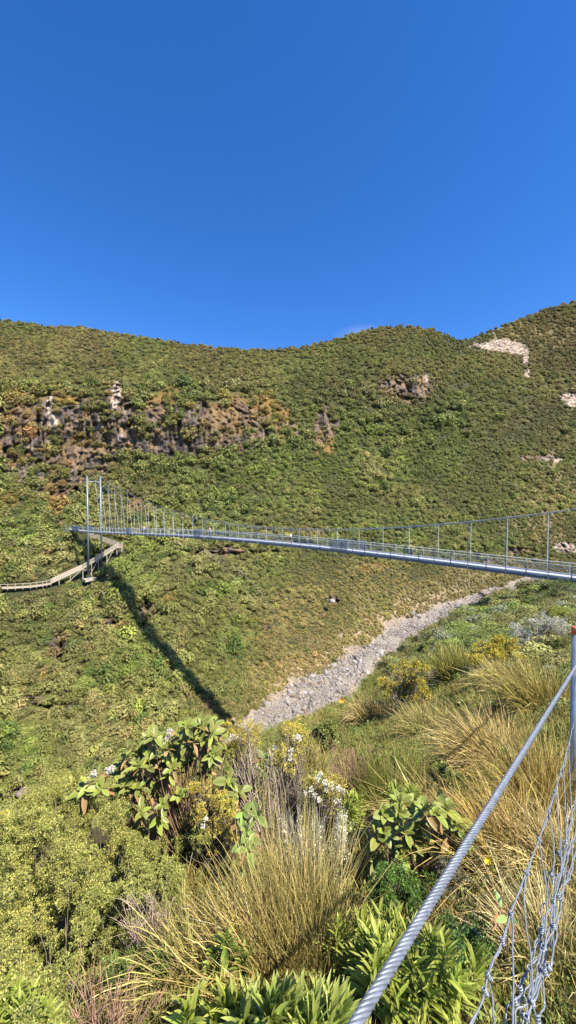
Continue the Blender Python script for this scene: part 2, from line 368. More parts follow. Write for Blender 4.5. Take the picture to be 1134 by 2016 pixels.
# the land beyond the skyline drops away again
back = []
for k, (dz, dr) in enumerate([(-1.5, .02), (-8, .06), (-40, .2), (-120, .6)]):
    q = V[-1]*(1+dr); q[:, 2] = V[-1][:, 2]+dz; back.append(q)
back = np.array(back)
G = np.concatenate([conn, V, back], 0); nr, nc = G.shape[:2]
cc = np.broadcast_to(C_soil, G.shape).copy(); cc[len(conn):len(conn)+NR] = colr
idx = np.arange(nr*nc).reshape(nr, nc)
quads = np.stack([idx[:-1, :-1], idx[:-1, 1:], idx[1:, 1:], idx[1:, :-1]], -1).reshape(-1, 4)
def ground_mat(name, bumpd=.15, sc=1.2):
    m, nt, b = new_mat(name); L = nt.links
    a = nt.nodes.new('ShaderNodeAttribute'); a.attribute_name = 'col'
    tcn = nt.nodes.new('ShaderNodeTexCoord')
    n = nt.nodes.new('ShaderNodeTexNoise'); n.inputs['Scale'].default_value = sc; n.inputs['Detail'].default_value = 8; n.inputs['Roughness'].default_value = .7
    L.new(tcn.outputs['Object'], n.inputs['Vector'])
    r = nt.nodes.new('ShaderNodeMapRange'); r.inputs['From Min'].default_value = .3; r.inputs['From Max'].default_value = .7; r.inputs['To Min'].default_value = .55; r.inputs['To Max'].default_value = 1.45
    L.new(n.outputs['Fac'], r.inputs['Value'])
    mx = nt.nodes.new('ShaderNodeVectorMath'); mx.operation = 'MULTIPLY'; L.new(a.outputs['Vector'], mx.inputs[0]); L.new(r.outputs[0], mx.inputs[1])
    L.new(mx.outputs[0], b.inputs['Base Color']); b.inputs['Roughness'].default_value = .95; b.inputs['Specular IOR Level'].default_value = .15
    bp = nt.nodes.new('ShaderNodeBump'); bp.inputs['Strength'].default_value = .8; bp.inputs['Distance'].default_value = bumpd
    L.new(n.outputs['Fac'], bp.inputs['Height']); L.new(bp.outputs[0], b.inputs['Normal'])
    return m
M_hill = ground_mat('hill_ground'); M_soil = ground_mat('near_soil', .03, 9)
tag(obj('hillside', mesh_np('hillside', G.reshape(-1, 3), quads, M_hill, cc.reshape(-1, 3), True)), kind='structure')
# ---- near side: the slope the photographer stands on
xn = np.r_[np.arange(-2200, -200, 60), np.arange(-200, 1330, 10), np.arange(1340, 3400, 60)]
NN = 170
Yb = lip(xn); tt = np.linspace(0, 1, NN)[:, None]
Yn = Yb+(2500-Yb)*tt**1.25; Xn = np.broadcast_to(xn, Yn.shape)
Zn = nearZ(Xn, Yn); Vn = P(Xn, Yn, Zn)
Vn[..., 2] += fbm(Vn/1.5, 3)*.05*np.clip(Zn/3, .3, 6)*sstep(0, .05, tt)
last = Vn[-1]
r1 = np.stack([(xn-CXP)/F*2.5, np.full(len(xn), -1.5), np.full(len(xn), -1.75)], -1)
r2 = np.stack([(xn-CXP)/F*25, np.full(len(xn), -30.), np.full(len(xn), -4.)], -1)
top = Vn[0]+np.array([0, .3, -.6])
Gn = np.concatenate([top[None], Vn, r1[None], r2[None]], 0); nr, nc = Gn.shape[:2]
idx = np.arange(nr*nc).reshape(nr, nc)
quads = np.stack([idx[:-1, :-1], idx[1:, :-1], idx[1:, 1:], idx[:-1, 1:]], -1).reshape(-1, 4)
cn_ = np.array((.09, .075, .035))*(1+.4*fbm(Gn*2, 3)[..., None])
tag(obj('slope', mesh_np('slope', Gn.reshape(-1, 3), quads, M_soil, cn_.reshape(-1, 3), True)), kind='structure')
def near_ground(x, y):
    """height of the near slope under world point (x, y)"""
    x = np.atleast_1d(np.asarray(x, float)); y = np.atleast_1d(np.asarray(y, float)); z = np.full(x.shape, -2.5)
    for i in range(len(x)):
        zz = -2.5; px = CXP+F*x[i]/(y[i]*cp-zz*sp_)
        for _ in range(3):
            px = CXP+F*x[i]/(y[i]*cp-zz*sp_)
            ys = np.linspace(lip(px), 2500, 220); p = P(px, ys, nearZ(px, ys))
            zz = np.interp(-y[i], -p[:, 1], p[:, 2]) if p[0, 1] > p[-1, 1] else p[0, 2]
        z[i] = zz
    return z
def NP(px, py): return P(px, py, nearZ(px, py))
def FP(px, py):
    x = np.atleast_1d(np.asarray(px, float)); y = np.atleast_1d(np.asarray(py, float))
    return P(x, y, far_surface(x, y)[0])
# ------------------------------------------------------------------ instanced ground cover
def proto_bush(name, n, seed, leaf, lobes=7, flat=.8, elong=1.5, up=.35, base=(1, 1, 1)):
    r = np.random.RandomState(seed)
    c = unit(r.normal(size=(lobes, 3))); c[:, 2] = np.abs(c[:, 2]); c *= r.uniform(.25, .62, (lobes, 1)); rr = r.uniform(.32, .55, lobes)
    c[0] = (0, 0, .25); rr[0] = .6
    k = r.choice(lobes, n, p=rr**2/np.sum(rr**2)); d = unit(r.normal(size=(n, 3))+np.array([0, 0, .35]))
    p = c[k]+d*rr[k][:, None]*r.uniform(.82, 1.08, (n, 1)); p[:, 2] = p[:, 2]*flat
    nrm = unit(d+r.normal(size=(n, 3))*.55+np.array([0, 0, up]))
    a = unit(np.cross(nrm, r.normal(size=(n, 3)))); b = np.cross(nrm, a)
    s = leaf*r.uniform(.6, 1.4, (n, 1))
    v = np.stack([p-a*s*elong, p-b*s*.6+nrm*s*.2, p+a*s*elong, p+b*s*.6+nrm*s*.2], 1).reshape(-1, 3)
    f = np.arange(n*4).reshape(n, 4)
    br = np.repeat(r.uniform(.65, 1.45, n), 4)[:, None]
    hue = np.repeat(r.uniform(-.12, .12, n), 4)[:, None]
    col = np.array(base)*br*np.hstack([1+hue, 1+0*hue, 1-hue])
    # core keeps the crown opaque; its dark colour paints the shade inside
    ang = np.arange(8)*math.pi/4; core = [[0, 0, .62*flat]]
    for z, q in ((.45, .35), (.15, .5), (-.4, .35)):
        for t in ang: core.append([q*math.cos(t), q*math.sin(t), z*flat])
    core = np.array(core); o = len(v); f3 = [(o, o+1+i, o+1+(i+1) % 8) for i in range(8)]; f4 = []
    for L in (0, 1):
        for i in range(8):
            j = (i+1) % 8; f4.append((o+1+L*8+i, o+1+(L+1)*8+i, o+1+(L+1)*8+j, o+1+L*8+j))
    v = np.vstack([v, core]); col = np.vstack([col, np.tile(np.array([[.22, .2, .15]]), (len(core), 1))])
    return mesh_np(name, v, [np.vstack([f, f4]), np.array(f3)], M_scrub, col)

def collection_of(name, meshes):
    c = bpy.data.collections.new(name)
    for m in meshes:
        c.objects.link(bpy.data.objects.new(m.name, m))
    return c
def scatter(name, pts, scale, rot, tint, coll, nproto, label=None, cat=None):
    """one object of instanced plants that nobody could count"""
    n = len(pts); me = bpy.data.meshes.new(name); me.vertices.add(n)
    me.vertices.foreach_set('co', np.asarray(pts, np.float32).ravel())
    def att(nm, ty, key, val):
        a = me.attributes.new(nm, ty, 'POINT'); a.data.foreach_set(key, np.asarray(val).ravel())
    scale = np.asarray(scale, np.float32)
    if scale.ndim == 1: scale = np.repeat(scale[:, None], 3, 1)
    att('scl', 'FLOAT_VECTOR', 'vector', scale.astype(np.float32)); att('rot', 'FLOAT_VECTOR', 'vector', np.asarray(rot, np.float32))
    t4 = np.ones((n, 4), np.float32); t4[:, :3] = tint; att('tint', 'FLOAT_COLOR', 'color', t4)
    att('pick', 'INT', 'value', R.randint(0, nproto, n).astype(np.int32))
    o = obj(name, me)
    ng = bpy.data.node_groups.new(name, 'GeometryNodeTree')
    ng.interface.new_socket('Geometry', in_out='INPUT', socket_type='NodeSocketGeometry')
    ng.interface.new_socket('Geometry', in_out='OUTPUT', socket_type='NodeSocketGeometry')
    N = ng.nodes; L = ng.links
    gi = N.new('NodeGroupInput'); go = N.new('NodeGroupOutput')
    ip = N.new('GeometryNodeInstanceOnPoints'); ci = N.new('GeometryNodeCollectionInfo')
    ci.inputs['Collection'].default_value = coll; ci.inputs['Separate Children'].default_value = True; ci.inputs['Reset Children'].default_value = True
    def na(nm, ty):
        a = N.new('GeometryNodeInputNamedAttribute'); a.data_type = ty; a.inputs['Name'].default_value = nm; return a.outputs['Attribute']
    L.new(gi.outputs[0], ip.inputs['Points']); L.new(ci.outputs[0], ip.inputs['Instance']); ip.inputs['Pick Instance'].default_value = True
    L.new(na('pick', 'INT'), ip.inputs['Instance Index'])
    e2r = N.new('FunctionNodeEulerToRotation'); L.new(na('rot', 'FLOAT_VECTOR'), e2r.inputs[0]); L.new(e2r.outputs[0], ip.inputs['Rotation'])
    L.new(na('scl', 'FLOAT_VECTOR'), ip.inputs['Scale']); L.new(ip.outputs[0], go.inputs[0])
    md = o.modifiers.new('scatter', 'NODES'); md.node_group = ng
    tag(o, label, cat, kind='stuff')
    return o

bushes = [proto_bush('scrub_crown', 260, 20+i, .085, lobes=6+i % 4, flat=[.85, .7, 1.0, .8, .9, .75][i]) for i in range(6)]
CB = collection_of('scrub_crowns', bushes)
# ---- hillside scrub
def smp(n, x0, x1):
    x = R.uniform(x0, x1, n); s = lip(x)+16+np.where(x < 640, 45, 0); k = skl(x)
    y = R.uniform(590, 1720, n); m = (y < s) & (y > k-1); return x[m], y[m]
XX = []; YY = []
for n, a, b in ((120000, -30, 1165), (9000, -260, -30), (9000, 1165, 1400), (4500, -1500, -260), (4500, 1400, 2600)):
    x, y = smp(n, a, b); XX.append(x); YY.append(y)
x = np.concatenate(XX); y = np.concatenate(YY)
Z, rk, orr, scr, nz = far_surface(x, y)
Pt = P(x, y, Z)
n3 = fbm(np.stack([x/60, y/45, np.zeros_like(x)], -1)+31, 3)*2
# crown size: taller scrub around the tower and cliff, low scrub on the lower right wall and tops
big = np.clip(sstep(620, 300, x)*sstep(700, 800, y)*sstep(1560, 1250, y), 0, 1)
big = np.maximum(big, .8*sstep(60, 0, np.abs(y-790))*sstep(560, 430, x)); big = np.maximum(big, zone(x, y, 'dark', nz)*.8)
big = np.maximum(big, .95*sstep(430, 250, x)*sstep(1180, 1230, y))
low = sstep(430, 560, x)*sstep(1080, 1130, y)
rpx = 4.8-.7*sstep(520, 640, x)+4.4*big-1.9*low+n3*(1.6-.9*low)
rpx = np.clip(rpx*np.exp(R.normal(0, .42, len(x))), 2.1, 16)
rpx = np.where(y < 760, np.minimum(rpx, 5.8-2.2*sstep(760, 650, y)), rpx)
inside = (x > -30) & (x < 1165)
keep = np.where(inside, 14.5/(rpx**2), 1.0)
clf = cliff(x, y, nz); bare = np.clip(np.maximum(rk*.88, scr)+zone(x, y, 'pale', nz*.6), 0, 1); tn = zone(x, y, 'tan', nz)
keep = keep*(1-bare)*(1-.45*orr*(rk < .5))*(1-.25*tn)
# thin the walkway, tower footing and landing
for pl, hw in (([(-40, 1161), (0, 1160), (60, 1156), (100, 1146), (160, 1116), (236, 1074)], 9), ([(-40, 1174), (0, 1172), (60, 1168), (100, 1158), (160, 1132), (236, 1086)], 12), ([(150, 1146), (205, 1143)], 11), ([(236, 1074), (200, 1056), (140, 1056)], 6), ([(236, 1084), (200, 1066), (150, 1066)], 8)):
    d, _ = polydist(x, y, pl); keep = np.where(d < hw, 0, keep)
m = R.rand(len(x)) < keep
x, y, Pt, Z, rpx, nz, orr, tn, rk, n3 = [q[m] for q in (x, y, Pt, Z, rpx, nz, orr, tn, rk, n3)]
rm = rpx*Z/F*np.where((x > -30) & (x < 1165), 1.35, 3.0)
g = zone(x, y, 'green', nz, .6); dk = zone(x, y, 'dark', nz, .6); hi = sstep(860, 660, y)
T = np.broadcast_to(np.array((.112, .120, .038)), (len(x), 3)).copy()
T = lerp3(T, np.array((.135, .118, .045)), hi*.8)
T = lerp3(T, np.array((.185, .155, .062)), low[m]*.7)
T = lerp3(T, np.array((.110, .138, .036)), g*.7)
T = lerp3(T, np.array((.070, .080, .028)), dk*.5)
T = lerp3(T, np.array((.22, .165, .075)), tn*.6*sstep(-.3, .5, R.normal(0, .5, len(x))))
T = lerp3(T, np.array((.22, .13, .040)), np.clip(orr, 0, 1)*.7*(R.rand(len(x)) < .6))
T = lerp3(T, np.array((.15, .110, .050)), rk*.6)
T = lerp3(T, np.array((.20, .125, .045)), np.clip(clf, 0, 1)[m]*.7*(R.rand(len(x)) < .35))
kind = R.rand(len(x))
n4 = fbm(np.stack([x/110+.4*y/110, y/70, 0*x+12], -1), 3)*2.2
T = lerp3(T, np.array((.095, .125, .035)), np.clip(n4, 0, 1)*.55); T = lerp3(T, np.array((.150, .135, .062)), np.clip(-n4, 0, 1)*.5)
T = np.where((kind < .08)[:, None], T*np.array((.55, .7, .6)), T)
T = np.where((kind > .90)[:, None], T*np.array((1.12, 1.22, .9)), T)
T = np.where(((kind > .82) & (kind < .9))[:, None], T*np.array((1.25, 1.08, 1.2)), T)
T = T*np.exp(R.normal(0, .13, len(x)))[:, None]*np.clip(1+.2*n3[:, None], .6, 1.3)
rot = np.c_[R.normal(0, .15, len(x))-.12, R.normal(0, .15, len(x)), R.uniform(0, 6.28, len(x))]
scl = np.c_[rm, rm, rm*R.uniform(.75, 1.25, len(x))]
print('scrub', len(x))
scatter('hillside_scrub', Pt+np.c_[0*x, 0*x, rm*.15], scl, rot, np.minimum(T, .34)*np.array((2.08, 1.95, 1.78)), CB, 6)

# ---- the large round shrubs one can tell apart round the far tower
def crown_mesh(seed, col):
    me = proto_bush('rounded_shrub', 900, seed, .05, lobes=9, flat=.85); me.materials.clear(); me.materials.append(M_leaf)
    a = me.attributes['col']; c = np.empty(len(me.vertices)*4, np.float32); a.data.foreach_get('color', c); c = c.reshape(-1, 4); c[:, :3] *= np.array(col)*1.0; a.data.foreach_set('color', c.ravel()); return me
crm = [crown_mesh(200, (.16, .19, .06)), crown_mesh(201, (.12, .16, .045)), crown_mesh(202, (.18, .17, .07)), crown_mesh(203, (.15, .20, .05))]
for i, (a, b, rp) in enumerate([(130,1040,17),(96,1062,16),(60,1078,17),(30,1108,18),(112,1096,16),(62,1042,15),(20,1066,17),(252,1112,17),(285,1096,16),(322,1088,16),(345,1112,15),(178,1172,18),(218,1176,17),(262,1150,15),(140,1178,16),(90,1190,17),(40,1192,16),(300,1128,16),(150,1206,17),(60,1232,16),(118,1060,13),(376,1078,14),(410,1106,14),(8,1140,15),(70,1118,15),(196,1206,16),(20,1262,17),(92,1256,16)]):
    q = FP(a, b+rp*.6)[0]; s_ = rp*np.linalg.norm(q)/F*.95; o = obj('rounded_shrub', crm[i % 4], None, tuple(q)); o.scale = (s_*1.1, s_*1.1, s_*.95); o.rotation_euler = (0, 0, i*1.7)
    tag(o, 'one of the large round green shrubs around the foot of the far tower and stairway', 'shrub', 'large round shrubs around the far tower')
# ---- stones of the dry stream bed
def rock_mesh(name, seed, sub=2, mat=M_rock, col=(.40, .385, .37), rough=.35, squash=(1, 1, .7)):
    import bmesh
    bm = bmesh.new(); bmesh.ops.create_icosphere(bm, subdivisions=sub, radius=1)
    v = np.array([q.co for q in bm.verts]); f = np.array([[q.index for q in p.verts] for p in bm.faces]); bm.free()
    r = np.random.RandomState(seed)
    for _ in range(9):
        n = unit(r.normal(size=3)); h = r.uniform(.5, .8); d = v@n; v = v-np.outer(np.maximum(d-h, 0), n)
    v = v*(1+rough*.4*fbm(v*1.3+seed, 3)[:, None])*np.array(squash)
    return mesh_np(name, v, f, mat, np.broadcast_to(np.array(col), v.shape)*(1+.25*fbm(v*3+seed, 2)[:, None]))
def rock_tint_mat():
    m, nt, b = new_mat('stream_stone'); L = nt.links
    a = nt.nodes.new('ShaderNodeAttribute'); a.attribute_name = 'col'; t = nt.nodes.new('ShaderNodeAttribute'); t.attribute_name = 'tint'; t.attribute_type = 'INSTANCER'
    mx = nt.nodes.new('ShaderNodeVectorMath'); mx.operation = 'MULTIPLY'; L.new(a.outputs['Vector'], mx.inputs[0]); L.new(t.outputs['Vector'], mx.inputs[1])
    L.new(mx.outputs[0], b.inputs['Base Color']); b.inputs['Roughness'].default_value = .9; return m
M_st = rock_tint_mat()
CR = collection_of('stones', [rock_mesh('stone', 40+i, 1, M_st, (1, 1, 1)) for i in range(5)])
n = 60000; tpar = R.uniform(0, len(SCREE)-1.001, n); i0 = tpar.astype(int); fr = (tpar-i0)[:, None]
c = SCREE[i0]*(1-fr)+SCREE[i0+1]*fr; dr = unit((SCREE[i0+1]-SCREE[i0])[:, :2]); off = R.normal(0, .48, n)*c[:, 2]
x = c[:, 0]-dr[:, 1]*off; y = c[:, 1]+dr[:, 0]*off; brk = fbm(np.stack([x/26., y/20., 0*x+3], -1), 3)*2
m = (y < lip(x)+14+np.where(x < 640, 40, 0)) & (np.abs(off) < c[:, 2]*1.05) & (R.rand(n) < ((c[:, 2]/50)**1.2+.12)*np.clip(.75+.9*brk, .1, 1.3))
x, y = x[m], y[m]; Z = far_surface(x, y)[0]; q = P(x, y, Z)
cl = fbm(np.stack([x/22, y/16, 0*x], -1), 3)
s = np.exp(R.normal(-1.95, .5, len(x)))*(1+.9*cl); s = np.clip(s, .06, .85)*np.where(R.rand(len(x)) < .05, 2.1, 1)
kk = R.rand(len(x))[:, None]; T = np.where(kk < .6, (.26, .238, .225), np.where(kk < .85, (.25, .195, .145), (.13, .12, .115)))*np.exp(R.normal(0, .22, (len(x), 1)))
print('stones', len(x))
scatter('stream_stones', q+np.c_[0*x, 0*x, s*.2], np.c_[s*R.uniform(.8, 1.4, len(x)), s, s*.8], R.uniform(-.5, 6.2, (len(x), 3))*np.array([.2, .2, 1]), T, CR, 5)
# ------------------------------------------------------------------ suspension bridge
STEP = np.array([2.558, -2.286]); O0 = np.array([-47.0, 100.0]); TW = STEP/np.linalg.norm(STEP)
PW = np.array([-.6663, -.7456])            # across the deck, towards the photographer
DW = 2.0
_dn = np.array([-8., -1.5, 0, 7, 12, 18.8, 22, 24, 26, 28, 29.5, 32, 34])
_dh = np.array([-9.1, -8.75, -8.65, -7.62, -7.02, -6.55, -6.65, -6.75, -6.86, -6.98, -7.05, -7.2, -7.3])
_pc = np.polyfit(_dn, _dh, 4)
def dz(n): return np.polyval(_pc, n)
def BP(n, off=0., h=0.):
    """point on the bridge: n hanger spacings along, off metres to the near side, h above the deck"""
    n = np.asarray(n, float); off = np.broadcast_to(off, n.shape); h = np.broadcast_to(h, n.shape)
    xy = O0+n[..., None]*STEP+off[..., None]*PW
    return np.concatenate([xy, (dz(n)+h)[..., None]], -1)
def cable_z(n): return -4.4*1.0+.0289*(n-17.5)**2
def coff(n, side):
    n = np.asarray(n, float)
    return (DW+.1+1.3*sstep(14, -2, n)) if side else (-.08+0*n)
br = empty('suspension_bridge', tuple(BP(-1.5, 0, 0)))
tag(br, 'long grey suspension footbridge across the gorge with its far two post tower', 'bridge')
BL = np.array(br.location)
def part(mb, name, mat, parent=None, smooth=False):
    o = mb.build(name, mat, None, smooth); o.parent = parent or br
    if parent is None: o.matrix_parent_inverse = Matrix.Translation(-Vector(BL))
    return o
def sub(mb, name, mat, parent, smooth=False):
    o = mb.build(name, mat, None, smooth); o.parent = parent; return o
nn = np.arange(-8, 32.01, .5)
# deck: grating panels in long strips with joints
d = MB()
for a, b in zip(np.arange(-8, 32, 1.), np.arange(-7, 33, 1.)):
    for j in range(4):
        o1 = .12+j*.45
        A = BP(np.array([a+.006, b-.006]), o1+.2, 0)
        B = A[1]-A[0]; L = np.linalg.norm(B)
        d.box((A[0]+A[1])/2, B/2, np.r_[PW*.212, 0], np.array([0, 0, .02]))
part(d, 'deck', M_deck)
for off in (-.02, DW+.02):
    e = MB()
    for a, b in zip(nn[:-1], nn[1:]): e.beam(BP(a, off, -.15), BP(b, off, -.15), .08, .27)
    part(e, 'edge_beam', M_galv if off < 1 else M_dark)  # near beam takes the dark steel, its shaded face put into the colour
for off in (.03, DW-.03):
    e = MB()
    for a, b in zip(nn[:-1], nn[1:]): e.beam(BP(a, off, .09), BP(b, off, .09), .015, .15)
    part(e, 'kick_plate', M_deck)
for a in np.arange(-7.5, 32, 1.0):
    part(MB().beam(BP(a, -.1, -.2), BP(a, DW+.1, -.2), .1, .12), 'cross_bearer', M_dark)
# main cables: a pair of ropes on each side
def cable_pts(side):
    n = np.linspace(-1.5, 31.5, 100)
    p = BP(n, coff(n, side)); p[:, 2] = cable_z(n)
    tz = 6.05 if True else 0
    p[:, 2] += (tz-cable_z(-1.5))*sstep(1.2, -1.5, n)
    return p
for side in (0, 1):
    for dy in (0, .11):
        m = MB(); p = cable_pts(side)+np.array([0, 0, -dy]); m.tube(p, .020, 5)
        # backstays over the tower top to the ground anchors
        a = BP(-1.5, coff(-1.5, side)); a[2] = 6.05-dy; b = BP(-13., coff(-1.5, side)-.0, 0); b[2] = -1.5+dy*0
        if side == 0 or True: pass
        m.tube(np.linspace(a, BP(-9.5, coff(-1.5, side), .5), 8), .02, 5)
        part(m, 'main_cable', M_galv, smooth=True)
# hangers and stanchions
for side in (0, 1):
    for k in range(0, 32):
        n = k+(.10*sstep(4, 22, k) if side else 0.0)
        top_ = BP(n, coff(n, side)); top_[2] = cable_z(n)+(6.05-cable_z(-1.5))*sstep(1.2, -1.5, n)
        bot = BP(n, DW+.05 if side else -.05, -.28)
        if top_[2] < bot[2]+1.3: top_[2] = bot[2]+1.35
        rr = .030
        h = MB().tube([bot, top_], rr, 5)
        h.box(bot+np.array([0, 0, .14]), (.05, 0, 0), (0, .05, 0), (0, 0, .14))
        part(h, 'hanger', M_hang if (side == 0 or k < 18) else M_dark, smooth=False)  # near hangers to the right are coloured dark to stand for shade
for side in (0, 1):
    for k in range(-8, 32):
        n = k+.5+(.10*sstep(4, 22, k) if side else 0.0); o = DW+.05 if side else -.05
        part(MB().beam(BP(n, o, -.25), BP(n, o, 1.15), .06, .06), 'stanchion', M_hang if (side == 0 or k < 18) else M_dark)  # same painted shade on the near right-hand stanchions
for side in (0, 1):
    o = DW+.0 if side else .0
    for h, r_ in ((1.15, .03), (.86, .018)):
        part(MB().tube(BP(np.linspace(-8, 32, 90), o, h), r_, 6), 'handrail', M_hang, smooth=True)
    m = MB()
    for h in np.arange(.22, 1.1, .09):
        if abs(h-.86) < .03: continue
        m.tube(BP(np.linspace(-8, 32, 70), o, h), .0045, 3, cap=False)
    for n in np.arange(-8, 32, .125):
        m.tube([BP(n, o, .16), BP(n, o, 1.12)], .0035, 3, cap=False)
    part(m, 'wire_netting', M_galv)
# denser mesh gates on the near and far railing
def panel(n0, n1, side, mat=M_galv, lean=0.):
    o = (DW+.07 if side else -.09); m = MB()
    A = lambda n, h: BP(n, o+lean*h, h)
    for n in (n0, n1): m.beam(A(n, .05), A(n, 1.32), .05, .05)
    for h in (.05, 1.32): m.beam(A(n0, h), A(n1, h), .05, .05)
    for n in np.linspace(n0, n1, int(abs(n1-n0)*3.43/.055)): m.beam(A(n, .05), A(n, 1.32), .022, .012)
    for h in np.arange(.1, 1.3, .055): m.beam(A(n0, h), A(n1, h), .012, .022)
    part(m, 'mesh_panel', mat)
for a, b, s_, in ((11.35, 11.9, 0), (12.05, 12.6, 1), (21.15, 21.85, 1), (21.05, 21.75, 0), (21.9, 22.3, 0), (3.1, 3.7, 0), (4.1, 4.6, 1), (-6, -4.5, 1), (-4.4, -3.2, 0)):
    panel(a, b, s_)
panel(28.8, 29.6, 1, M_dark)
# towers
M_tow = simple('tower_steel', (.20, .23, .26), .5, .3, .15, 2)
def tower(n, hb, zt, offs=(0., 3.4)):
    for off in offs:
        b = BP(n, off); b[2] = hb[0 if off == offs[0] else 1]; t_ = b.copy(); t_[2] = zt
        m = MB().tube([b, t_], .22, 14)
        p = part(m, 'tower_post', M_tow, smooth=True)
        s1 = MB()
        for z in (b[2]+.15, dz(n)+.35, zt-.05): s1.tube([b*[1, 1, 0]+[0, 0, z-.1], b*[1, 1, 0]+[0, 0, z+.1]], .30, 12)
        s = s1.build('flange', M_galv); s.parent = p
    a = BP(n, offs[0]); c = BP(n, offs[1])
    for z in (zt-1.45,):
        part(MB().beam([a[0], a[1], z], [c[0], c[1], z], .16, .2), 'cross_beam', M_galv)
    part(MB().beam([a[0], a[1], dz(n)-.5], [c[0], c[1], dz(n)-.5], .16, .25), 'cross_beam', M_galv)
tower(-1.5, (-20.6, -21.0), 6.2)
tower(32.3, (-8.5, -8.5), 2.2)
m = MB(); a = BP(-1.5, -1.0); c = BP(-1.5, 4.6)
m.beam([a[0], a[1], -21.15], [c[0], c[1], -21.45], 1.8, .7)
part(m, 'footing', simple('stained_concrete', (.40, .355, .28), .9, 0, .3, 1.5, .5))
# far landing abutment
m = MB(); m.beam(BP(-8.1, DW/2, -.55), BP(-6.9, DW/2, -.55), 2.3, .9); part(m, 'abutment', M_conc)
# wind guys below the deck with their ties
def catenary(a, b, sag, n=24):
    t = np.linspace(0, 1, n)[:, None]; p = a+(b-a)*t; p[:, 2] -= (4*sag*t*(1-t))[:, 0]; return p
g1 = np.array([BP(8., DW, -.3), P(470, 1122, 86), P(540, 1205, 84), P(578, 1310, 85), P(594, 1345, 88)])
def spline(pts, n=40):
    pts = np.asarray(pts, float); L = np.r_[0, np.cumsum(np.linalg.norm(np.diff(pts, axis=0), axis=1))]; t = np.linspace(0, L[-1], n); out = []
    tan = np.gradient(pts, L, axis=0)
    for q in t:
        i = min(np.searchsorted(L, q, 'right')-1, len(L)-2); h = L[i+1]-L[i]; s = (q-L[i])/h
        out.append((2*s**3-3*s*s+1)*pts[i]+(s**3-2*s*s+s)*h*tan[i]+(-2*s**3+3*s*s)*pts[i+1]+(s**3-s*s)*h*tan[i+1])
    return np.array(out)
gm = MB().tube(spline(g1), .014, 4); part(gm, 'wind_guy', M_galv)
g2 = np.array([BP(20.5, DW, -.3), P(700, 1104, 60), P(790, 1128, 66), P(870, 1150, 80), P(1010, 1153, 150)])
part(MB().tube(spline(g2[:4]), .012, 4), 'wind_guy', M_galv)
for a, b in ((g1[1], BP(14.5, DW, -.3)), (g1[2], BP(18.6, DW, -.3)), (g1[2], BP(12., DW, -.3)), (g1[3], BP(19.8, DW, -.3)), (g2[2], BP(24.5, DW, -.3))):
    part(MB().tube(catenary(a, b, .3, 8), .012, 3), 'guy_tie', M_galv)

# ------------------------------------------------------------------ timber stairway below the far landing
def stair_run(root, A, B, width_vec, steps, name_rail=True, rail_h=1.05, posts_down=None):
    A = np.asarray(A, float); B = np.asarray(B, float); W = np.asarray(width_vec, float)
    for s in (0, 1):
        MB().beam(A+W*s, B+W*s, .08, .32).build('stringer', M_wood, root)
    tr = MB()
    for k in range(steps):
        t0 = (k+.5)/steps; c = A+(B-A)*t0+W/2; h = unit((B-A)*[1, 1, 0])*np.linalg.norm((B-A)[:2])/steps*.45
        tr.box(c+[0, 0, .16], h, W/2, (0, 0, .025))
    tr.build('treads', M_wood, root)
    L = np.linalg.norm(B-A); k = max(2, int(L/1.7)+1)
    for s in (0, 1):
        off = W*s
        for i in range(k):
            q = A+(B-A)*i/(k-1)+off
            MB().beam(q+[0, 0, -.3], q+[0, 0, rail_h+.12], .1, .1).build('rail_post', M_wood, root)
        for h in np.linspace(rail_h, .32, 5):
            MB().beam(A+off+[0, 0, h], B+off+[0, 0, h], .05, .12 if h == rail_h else .09).build('rail', M_wood, root)
def legs(root, pts, depth=2.6, brace=True):
    for q, dd in pts:
        q = np.asarray(q, float)
        MB().beam(q, q-[0, 0, dd], .14, .14).build('support_post', M_wood, root)
st = empty('timber_stairway'); tag(st, 'pale timber zigzag stairway with slatted rails behind the far bridge tower', 'stairway')
Wv = unit(np.array([-.25, 1., 0]))*1.3
A1 = P(100, 1148, 97.3); B1 = P(163, 1119, 101.5); C1 = P(230, 1078, 104.5); D1 = P(176, 1056.5, 111.)
stair_run(st, A1, B1, Wv, 26); stair_run(st, B1, C1, Wv, 34)
MB().box(C1+Wv/2+[.6, 0, 0], (.75, 0, 0), Wv/2*1.5, (0, 0, .08)).build('landing', M_wood, st)
for dx in (0., 1.3):
    for dy in (0, 1):
        q = C1+Wv*dy*1.4+[dx, 0, 0]; MB().beam(q+[0, 0, -1.2], q+[0, 0, 1.3], .13, .13).build('rail_post', M_wood, st)
for h in np.linspace(1.05, .3, 5): MB().beam(C1+[1.3, 0, h], C1+Wv*1.4+[1.3, 0, h], .05, .1).build('rail', M_wood, st); MB().beam(C1+[0.1, 0, h], C1+[1.3, 0, h], .05, .1).build('rail', M_wood, st)
stair_run(st, C1+Wv*1.5, D1+Wv*.2, Wv, 26)
legs(st, [(A1+(B1-A1)*.25, 1.4), (A1+(B1-A1)*.6, 1.7), (B1, 3.4), (B1+(C1-B1)*.25, 3.6), (B1+(C1-B1)*.45, 4.0), (B1+(C1-B1)*.7, 3.0), (C1, 2.)])
for a, b in ((B1, B1-(B1-A1)*.45-[0, 0, 1.8]), (B1+(C1-B1)*.45, B1+(C1-B1)*.2-[0, 0, 3.]), (B1+(C1-B1)*.9, B1+(C1-B1)*.68-[0, 0, 2.6]), (B1+[0, 0, -.5], B1+(C1-B1)*.22-[0, 0, 1.6])):
    MB().beam(a, b, .1, .12).build('brace', M_wood, st)
